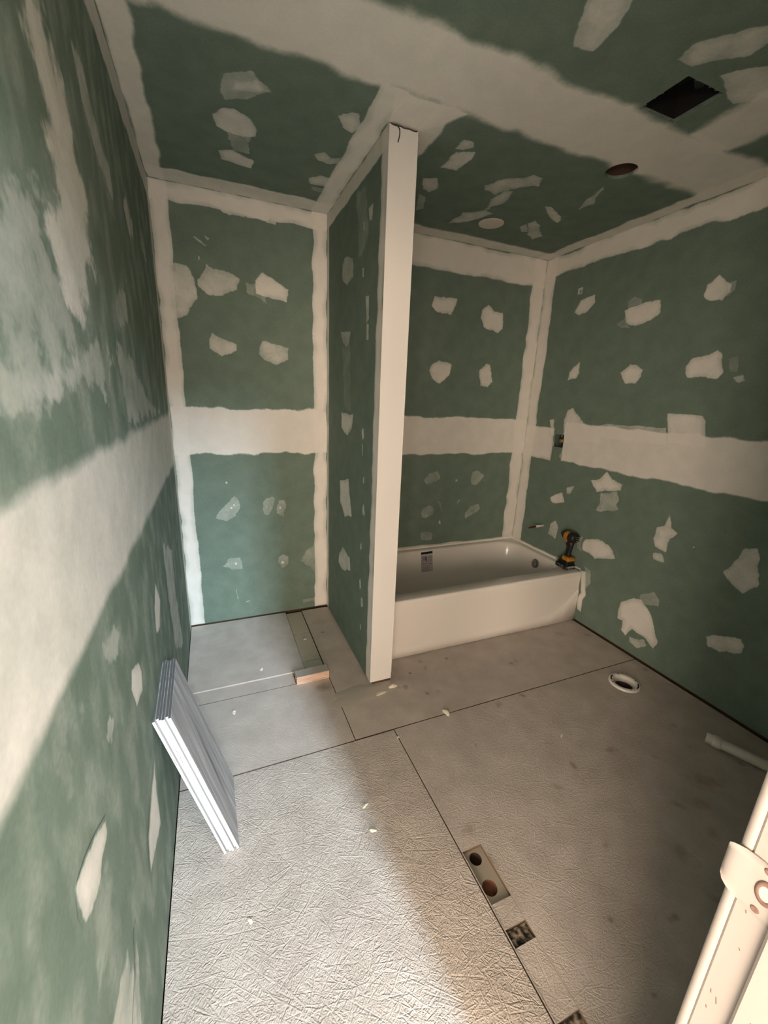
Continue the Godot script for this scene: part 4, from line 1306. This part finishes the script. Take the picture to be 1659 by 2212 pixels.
# ------------------------------------------------------------------ tiles leaning on the left wall
func build_tiles():
	var w := 256
	var h := 512
	var px := PackedByteArray()
	px.resize(w * h * 3)
	for y in h:
		for x in w:
			var u := x / float(w)
			var v := y / float(h)
			var q := u * 1.0 + v * 0.10
			var n1 := noise_c[((int(v * 60.0) & 511) << 9) + (int(q * 420.0) & 511)] / 255.0
			var n2 := noise_a[((int(v * 150.0) & 511) << 9) + (int(q * 900.0) & 511)] / 255.0
			var streak := clampf(1.0 - absf(q - 0.52 - 0.05 * sin(v * 5.0)) / 0.05, 0.0, 1.0) * clampf(sin(v * PI * 1.05), 0.0, 1.0)
			var c := 172.0 + (n1 - 0.5) * 70.0 + (n2 - 0.5) * 30.0 - streak * 60.0 + 14.0 * v
			var i := (y * w + x) * 3
			px[i] = clampi(int(c), 0, 255)
			px[i + 1] = clampi(int(c), 0, 255)
			px[i + 2] = clampi(int(c + 2.0), 0, 255)
	var fm := mat(Color.WHITE, 0.5)
	fm.albedo_texture = ImageTexture.create_from_image(Image.create_from_data(w, h, false, Image.FORMAT_RGB8, px))
	var top := mat(Color8(104, 104, 102), 0.7)
	var ed := Image.create_empty(16, 256, false, Image.FORMAT_RGB8)
	ed.fill(Color8(226, 222, 220))
	var r := RandomNumberGenerator.new()
	r.seed = 8
	for k in 9:
		ed.fill_rect(Rect2i(r.randi_range(4, 7), 44 + k * 4, r.randi_range(3, 6), r.randi_range(2, 3)), Color8(150, 144, 142))
	for k in 30:
		ed.fill_rect(Rect2i(r.randi_range(0, 12), r.randi_range(0, 250), r.randi_range(1, 3), r.randi_range(2, 9)), Color8(204, 198, 196))
	var em := mat(Color.WHITE, 0.7)
	em.albedo_texture = ImageTexture.create_from_image(ed)
	var plain := mat(Color8(228, 225, 222), 0.7)
	var words := ["tile lying against the green wall, innermost of the leaning gray stack", "gray tile set back a little, next to the innermost of the leaning stack", "gray tile in the middle of the leaning stack, on its wall side", "gray tile in the middle of the leaning stack, on its room side", "gray tile set back a little, just behind the outermost of the leaning stack", "outermost tile of the leaning stack, its streaked gray face open to the room"]
	var th := 0.0074
	var lean := asin(0.152 / 0.592)
	for k in 6:
		var back: float = 0.012 if (k == 1 or k == 4) else [0.0, 0.0, 0.003, 0.001, 0.0, 0.002][k]
		var o := thing("tile", words[k], "tile", Vector3(0.1525 + k * (th + 0.0003) / cos(lean), 0.001, 1.505 - back), "gray tiles leaning on the left wall")
		# local: y up the tile, x out of its face, -z along its width
		o.rotation = Vector3(0, 0.02, 0)
		o.basis = o.basis * Basis(Vector3(0, 0, 1), lean)
		var drop: float = 0.0 if not (k == 1 or k == 4) else 0.002
		var len_ := 0.592 - drop
		var st := begin()
		var x := th
		var wd := 0.285
		# body: back and both long edges
		quad(st, Vector3(0, 0, 0), Vector3(0, len_, 0), Vector3(0, len_, -wd), Vector3(0, 0, -wd), Vector3.LEFT)
		quad(st, Vector3(0, 0, -wd), Vector3(x, 0, -wd), Vector3(x, len_, -wd), Vector3(0, len_, -wd), Vector3.FORWARD)
		quad(st, Vector3(0, 0, 0), Vector3(x, 0, 0), Vector3(x, 0, -wd), Vector3(0, 0, -wd), Vector3.DOWN)
		obj("body", st, plain, o)
		st = begin()
		quad(st, Vector3(0, len_, 0), Vector3(x - 0.0008, len_, 0), Vector3(x - 0.0008, 0, 0), Vector3(0, 0, 0), Vector3.BACK, Vector2(0, 0), Vector2(1, 0), Vector2(1, 1), Vector2(0, 1))
		obj("printed_edge", st, em if (k == 0 or k == 2) else plain, o)
		st = begin()
		quad(st, Vector3(0, len_, 0), Vector3(x - 0.0008, len_, 0), Vector3(x - 0.0008, len_, -wd), Vector3(0, len_, -wd), Vector3.UP)
		obj("top_edge", st, top, o)
		st = begin()
		var e := 0.0008
		quad(st, Vector3(x, e, -e), Vector3(x, len_ - e, -e), Vector3(x, len_ - e, -wd + e), Vector3(x, e, -wd + e), Vector3.RIGHT, Vector2(0, 1), Vector2(0, 0), Vector2(1, 0), Vector2(1, 1))
		quad(st, Vector3(x - e, 0, 0), Vector3(x - e, len_, 0), Vector3(x, len_ - e, -e), Vector3(x, e, -e), Vector3(1, 0, 1), Vector2(0, 1), Vector2(0, 0), Vector2(0.01, 0), Vector2(0.01, 1))
		quad(st, Vector3(x - e, len_, 0), Vector3(x - e, len_, -wd), Vector3(x, len_ - e, -wd + e), Vector3(x, len_ - e, -e), Vector3(1, 1, 0), Vector2(0, 0), Vector2(1, 0), Vector2(1, 0.01), Vector2(0, 0.01))
		obj("glazed_face", st, fm, o)


# ------------------------------------------------------------------ cordless drill on the tub corner
func build_drill():
	var t := thing("cordless_drill", "black and yellow cordless drill standing on its battery on the tub rim", "drill", Vector3(2.433, 0.3675, 0.63))
	t.rotation.y = -0.06
	var st := begin()
	lohi(st, Vector3(-0.041, 0.0, -0.052), Vector3(0.041, 0.032, 0.056), 0.005)
	lohi(st, Vector3(-0.034, 0.03, -0.044), Vector3(0.034, 0.047, 0.05), 0.006)
	obj("battery", st, M.black_plastic, t)
	st = begin()
	lohi(st, Vector3(-0.032, 0.013, 0.055), Vector3(0.032, 0.027, 0.0575), 0.0008)
	lohi(st, Vector3(-0.024, 0.004, 0.0552), Vector3(0.022, 0.007, 0.0572), 0.0004)
	for z in [-0.03, 0.005]:
		lohi(st, Vector3(-0.0425, 0.019, z), Vector3(-0.0405, 0.023, z + 0.026), 0.0004)
	lohi(st, Vector3(-0.0425, 0.008, -0.01), Vector3(-0.0405, 0.011, 0.03), 0.0004)
	obj("battery_label", st, M.gray_label, t)
	# foot of the handle: yellow cap over black
	st = begin(true)
	skin(st, [rrect(-0.034, 0.034, -0.035, 0.052, 0.018, 0.047), rrect(-0.035, 0.035, -0.036, 0.054, 0.018, 0.052), rrect(-0.035, 0.035, -0.036, 0.054, 0.018, 0.064)], true, true)
	obj("foot", st, M.black_plastic, t)
	st = begin(true)
	skin(st, [rrect(-0.036, 0.036, -0.012, 0.056, 0.018, 0.063), rrect(-0.036, 0.036, -0.014, 0.056, 0.018, 0.074), rrect(-0.03, 0.03, -0.014, 0.05, 0.016, 0.083), rrect(-0.02, 0.02, -0.018, 0.036, 0.012, 0.087)], true, true)
	obj("foot_cover", st, M.yellow_plastic, t)
	# handle
	st = begin(true)
	var rings := []
	for q in [[0.08, 0.006, 0.019, 0.027], [0.10, 0.010, 0.016, 0.022], [0.13, 0.013, 0.016, 0.021], [0.165, 0.017, 0.018, 0.024], [0.2, 0.014, 0.023, 0.032]]:
		var r := PackedVector3Array()
		for i in 20:
			var a := TAU * i / 20
			r.append(Vector3(q[2] * cos(a), q[0], q[1] + q[3] * sin(a)))
		rings.append(r)
	skin(st, rings, true, true)
	obj("handle", st, M.black_plastic, t)
	st = begin()
	cbox(st, Transform3D(Basis(Vector3.RIGHT, -0.25), Vector3(0, 0.168, -0.011)), Vector3(0.016, 0.03, 0.016), 0.004)
	obj("trigger", st, mat(Color8(60, 20, 16), 0.5), t)
	# head along z: black ribbed motor end, yellow housing, dark gear case with its short nose
	var along := Transform3D(Basis(Vector3.RIGHT, PI / 2), Vector3(0, 0.226, 0.058))
	st = begin(true)
	lathe(st, along, [[0.001, 0.004], [0.02, 0.003], [0.03, -0.002], [0.0355, -0.01], [0.0365, -0.03], [0.036, -0.046]], 32)
	for k in 3:
		cbox(st, at(0.012, 0.209 + k * 0.016, 0.062), Vector3(0.03, 0.004, 0.006), 0.001)
	var motor := obj("motor_cap", st, M.black_plastic, t)
	st = begin()
	for k in 3:
		cbox(st, at(0.011, 0.212 + k * 0.014, 0.0638), Vector3(0.03, 0.003, 0.003), 0.0008)
	obj("vent_rib", st, M.gray_label, motor)
	st = begin(true)
	lathe(st, along, [[0.0355, -0.044], [0.0368, -0.05], [0.0365, -0.07], [0.034, -0.084], [0.029, -0.088]], 32)
	skin(st, [rrect(-0.018, 0.018, -0.026, 0.014, 0.01, 0.184), rrect(-0.023, 0.023, -0.034, 0.014, 0.01, 0.206)], true, true)
	obj("housing", st, M.yellow_plastic, t)
	st = begin(true)
	lathe(st, along, [[0.031, -0.085], [0.029, -0.1], [0.021, -0.114], [0.013, -0.118], [0.012, -0.13], [0.001, -0.131]], 28)
	obj("chuck", st, M.black_plastic, t)


# ------------------------------------------------------------------ pipes and fittings
func build_plumbing():
	# toilet flange
	var t := thing("toilet_flange", "white plastic toilet flange set in the floor near the right wall", "flange", Vector3(2.21, 0.0, 1.35))
	var st := begin(true)
	lathe(st, at(0, 0, 0), [[0.077, 0.001], [0.077, 0.010], [0.074, 0.0125], [0.059, 0.0125], [0.056, 0.010], [0.051, 0.006], [0.048, -0.004], [0.0465, -0.02]], 48)
	obj("ring", st, M.flange, t)
	st = begin(true)
	lathe(st, at(0, 0, 0), [[0.0465, -0.02], [0.0455, -0.021], [0.0445, -0.1], [0.002, -0.102]], 40)
	obj("pipe_inside", st, M.purple, t)
	for s in [0.0, PI]:
		st = begin()
		for i in 7:
			var a: float = s + 0.62 + 0.11 * i
			var b: float = a + 0.11
			quad(st, Vector3(cos(a) * 0.0625, 0.0129, sin(a) * 0.0625), Vector3(cos(b) * 0.0625, 0.0129, sin(b) * 0.0625), Vector3(cos(b) * 0.069, 0.0129, sin(b) * 0.069), Vector3(cos(a) * 0.069, 0.0129, sin(a) * 0.069), Vector3.UP)
		obj("bolt_slot", st, M.gap, t)
	for a in [0.25, 2.0, 3.5, 5.1]:
		st = begin(true)
		lathe(st, at(cos(a) * 0.066, 0.0125, sin(a) * 0.066), [[0.0042, 0.0], [0.004, 0.0008], [0.0005, 0.001]], 12)
		obj("screw", st, M.steel, t)
	# white pipe on the floor
	var dir := Vector3(0.40, 0, 0.917).normalized()
	t = thing("drain_pipe", "loose white plastic pipe lying on the floor by the right wall", "pipe", Vector3(2.2, 0.0275, 1.768))
	var bas := Basis(dir.cross(Vector3.UP).normalized(), dir, Vector3.UP)
	bas = Basis(Vector3.UP.cross(dir).normalized(), dir, Vector3.UP.cross(dir).normalized().cross(dir))
	st = begin(true)
	lathe(st, Transform3D(bas, Vector3.ZERO), [[0.019, 0.006], [0.019, 0.0], [0.0225, 0.0], [0.0225, 0.024], [0.0226, 0.58], [0.019, 0.581], [0.019, 0.56]], 32)
	obj("tube", st, M.pvc, t)
	st = begin(true)
	lathe(st, Transform3D(bas, Vector3.ZERO), [[0.0226, 0.024], [0.0268, 0.0265], [0.0272, 0.032], [0.0272, 0.046], [0.0262, 0.052], [0.0227, 0.056]], 32)
	obj("collar", st, M.pvc, t)
	# wood block at the mouth of the channel
	t = thing("wood_block", "short wood block with a gray top lying across the floor channel", "block", Vector3(0.614, 0.0, 0.738))
	t.rotation.y = 0.02
	st = begin()
	lohi(st, Vector3(-0.086, -0.008, -0.031), Vector3(0.088, 0.042, 0.029), 0.0015)
	obj("raw_face", st, wood_material(), t)
	st = begin()
	lohi(st, Vector3(-0.086, 0.0415, -0.0312), Vector3(0.088, 0.0445, 0.0288), 0.001)
	obj("painted_top", st, M.gray_paint, t)
	# mixer seen through the opening in the right wall
	t = thing("mixer_valve", "dark metal shower mixer body inside the opening in the right wall", "valve", Vector3(ROOM_W + 0.045, 1.213, 0.345))
	st = begin(true)
	lathe(st, Transform3D(Basis(Vector3(0, 0, 1), PI / 2), Vector3.ZERO), [[0.024, -0.04], [0.027, -0.02], [0.027, 0.006], [0.02, 0.014], [0.02, 0.026], [0.012, 0.03], [0.001, 0.03]], 24)
	obj("body", st, M.brass, t)
	st = begin(true)
	tube(st, PackedVector3Array([Vector3(0.012, -0.05, -0.03), Vector3(0.012, -0.02, -0.03), Vector3(0.008, 0.03, -0.024), Vector3(0.012, 0.06, -0.03)]), 0.009)
	obj("pipe", st, M.steel, t)
	st = begin(true)
	tube(st, PackedVector3Array([Vector3(0.015, -0.05, 0.028), Vector3(0.0, -0.012, 0.02), Vector3(0.0, 0.02, 0.034), Vector3(0.012, 0.06, 0.03)]), 0.007)
	obj("pipe", st, M.steel, t)
	# spout stub
	t = thing("spout_stub", "copper pipe stub with a white end sticking out of the right wall above the tub", "pipe stub", Vector3(ROOM_W, 0.575, 0.325))
	st = begin(true)
	tube(st, PackedVector3Array([Vector3(0.01, 0, 0), Vector3(-0.05, -0.002, -0.002), Vector3(-0.07, -0.003, -0.003)]), 0.0085, 14)
	obj("white_sleeve", st, M.pvc, t)
	st = begin(true)
	tube(st, PackedVector3Array([Vector3(-0.06, -0.0025, -0.0025), Vector3(-0.12, -0.008, -0.004), Vector3(-0.135, -0.01, -0.005)]), 0.0065, 14)
	obj("copper_end", st, M.copper, t)


func wood_material() -> StandardMaterial3D:
	var img := Image.create_empty(128, 48, false, Image.FORMAT_RGB8)
	for y in 48:
		for x in 128:
			var n := noise_c[((y * 6) & 511) * 512 + ((x >> 1) & 511)] / 255.0 - 0.5
			var k := noise_b[((y * 3) & 511) * 512 + ((x >> 2) & 511)] / 255.0 - 0.5
			img.set_pixel(x, y, Color8(int(204 + n * 60 + k * 20), int(172 + n * 62 + k * 20), int(150 + n * 60 + k * 18)))
	var m := mat(Color.WHITE, 0.85)
	m.albedo_texture = ImageTexture.create_from_image(img)
	return m


func build_ceiling_things():
	# duct above the vent opening
	var t := thing("vent_duct", "black ragged vent opening in the ceiling with its dark duct", "vent", Vector3(1.71, ROOM_H, 1.415))
	var st := begin()
	for q in [[Vector3(-0.096, 0.014, -0.09), Vector3(-0.092, 0.11, 0.09)], [Vector3(0.092, 0.014, -0.09), Vector3(0.096, 0.11, 0.09)], [Vector3(-0.092, 0.014, -0.09), Vector3(0.092, 0.11, -0.086)], [Vector3(-0.092, 0.014, 0.086), Vector3(0.092, 0.11, 0.09)], [Vector3(-0.096, 0.11, -0.09), Vector3(0.096, 0.114, 0.09)]]:
		lohi(st, q[0], q[1])
	obj("duct", st, M.dark, t)
	st = begin()
	cbox(st, Transform3D(Basis(Vector3.UP, 0.5), Vector3(0.035, 0.05, 0.03)), Vector3(0.05, 0.02, 0.03), 0.004)
	obj("damper", st, mat(Color8(30, 30, 32), 0.5), t)
	# torn paper of the board round the opening
	var r := RandomNumberGenerator.new()
	r.seed = 21
	st = begin()
	for k in 46:
		var side := r.randi_range(0, 3)
		var f := r.randf_range(-1.0, 1.0)
		var p := Vector3(f * 0.088, 0, 0.082 * (1 if side == 0 else -1)) if side < 2 else Vector3(0.088 * (1 if side == 2 else -1), 0, f * 0.082)
		var inw := Vector3(-signf(p.x) if side >= 2 else 0.0, 0, -signf(p.z) if side < 2 else 0.0)
		var al := Vector3(inw.z, 0, inw.x)
		var l := r.randf_range(0.004, 0.013)
		var w := r.randf_range(0.005, 0.014)
		var a: Vector3 = p - al * w - inw * 0.001 + Vector3(0, 0.0012, 0)
		var b: Vector3 = p + al * w - inw * 0.001 + Vector3(0, 0.0012, 0)
		var c: Vector3 = p + inw * l + Vector3(0, r.randf_range(0.002, 0.008), 0)
		tri(st, a, b, c, Vector3.DOWN)
		tri(st, a + Vector3(0, 0.0006, 0), b + Vector3(0, 0.0006, 0), c + Vector3(0, 0.0006, 0), Vector3.UP)
	obj("torn_paper", st, mat(Color8(96, 106, 98), 0.9), t).set_meta("kind", "stuff")
	# can opening: brown housing above the round hole
	t = thing("light_opening", "round brown opening cut in the ceiling for a light", "opening", Vector3(1.914, ROOM_H, 1.035))
	st = begin(true)
	lathe(st, at(0, 0, 0), [[0.0655, 0.012], [0.0655, 0.085], [0.002, 0.086]], 40)
	obj("can", st, M.brown_hole, t)
	# flat round blank in the ceiling over the tub
	t = thing("ceiling_disc", "flat round pale disc fixed in the ceiling above the tub", "disc", Vector3(1.757, ROOM_H, 0.33))
	st = begin(true)
	lathe(st, at(0, 0, 0), [[0.001, -0.0042], [0.066, -0.0042], [0.0705, -0.0034], [0.0715, 0.0005]], 44)
	obj("plate", st, mat(Color8(214, 206, 192), 0.8), t)


func blob(at_: Vector3, sx: float, sy: float, sz: float, seed_: int, turn: float) -> SurfaceTool:
	var st := begin(true)
	var r := RandomNumberGenerator.new()
	r.seed = seed_
	var ph := [r.randf() * TAU, r.randf() * TAU, r.randf() * TAU]
	var rings := []
	for k in 6:
		var e := PI * 0.5 * k / 5.0
		var ring := PackedVector3Array()
		for i in 18:
			var t := TAU * i / 18.0
			var q: float = 1.0 + 0.2 * sin(2.0 * t + ph[0]) + 0.13 * sin(3.0 * t + ph[1]) + 0.08 * sin(5.0 * t + ph[2])
			var p := Vector3(sx * q * cos(e) * cos(t), sy * sin(e) * (1.0 + 0.25 * sin(t + ph[1])), sz * q * cos(e) * sin(t))
			ring.append(at_ + p.rotated(Vector3.UP, turn))
		rings.append(ring)
	skin(st, rings, true, true)
	return st


func build_scraps():
	var list := [
		["plaster_lump", "pale round plaster lump on the floor at the partition corner", "plaster lump", Vector3(1.0, 0.0, 0.945), 0.022, 0.014, 0.018, 0.2],
		["plaster_flake", "thin pointed plaster flake in front of the partition foot", "plaster flake", Vector3(0.918, 0.003, 0.975), 0.034, 0.004, 0.010, 0.1],
		["plaster_chip", "plaster chip lying on the long floor joint", "plaster chip", Vector3(1.168, 0.001, 1.207), 0.013, 0.012, 0.02, 0.4],
		["plaster_crumb", "small pale crumb below the chip joint, beside the cross joint", "crumb", Vector3(0.885, 0.001, 1.262), 0.008, 0.004, 0.006, 0.0],
		["plaster_crumb", "gray crumb on the bright rough floor next to the shadow edge", "crumb", Vector3(0.64, 0.001, 1.51), 0.012, 0.005, 0.008, 0.5],
		["plaster_crumb", "white crumb on the bright rough floor, nearer the door than the gray one", "crumb", Vector3(0.635, 0.001, 1.604), 0.009, 0.006, 0.012, 0.9],
		["plaster_crumb", "pale crumb on the front niche sheet near the tiles", "crumb", Vector3(0.215, 0.001, 0.86), 0.010, 0.005, 0.014, 0.3],
		["wood_splinter", "light wood splinter lying alone on the shaded floor", "splinter", Vector3(1.60, 0.001, 1.51), 0.016, 0.003, 0.0035, 0.5],
		["plaster_crumb", "crumb in the channel of the niche floor", "crumb", Vector3(0.655, -0.006, 0.36), 0.009, 0.006, 0.006, 0.1],
		["plaster_crumb", "pale crumb on the raised niche sheet near its front edge", "crumb", Vector3(0.37, 0.006, 0.585), 0.013, 0.005, 0.008, 0.7],
		["plaster_crumb", "crumb on the bright floor near the foot of the left wall", "crumb", Vector3(0.215, 0.001, 1.72), 0.006, 0.003, 0.01, 0.2],
	]
	var k := 0
	for s in list:
		var o := obj(s[0], blob(Vector3.ZERO, s[4], s[5], s[6], 50 + k, s[7]), M.scrap, self)
		o.name = "scrap_tmp"
		o.name = numbered(s[0])
		o.position = s[3]
		tag(o, s[1], s[2], "scraps on the floor")
		k += 1
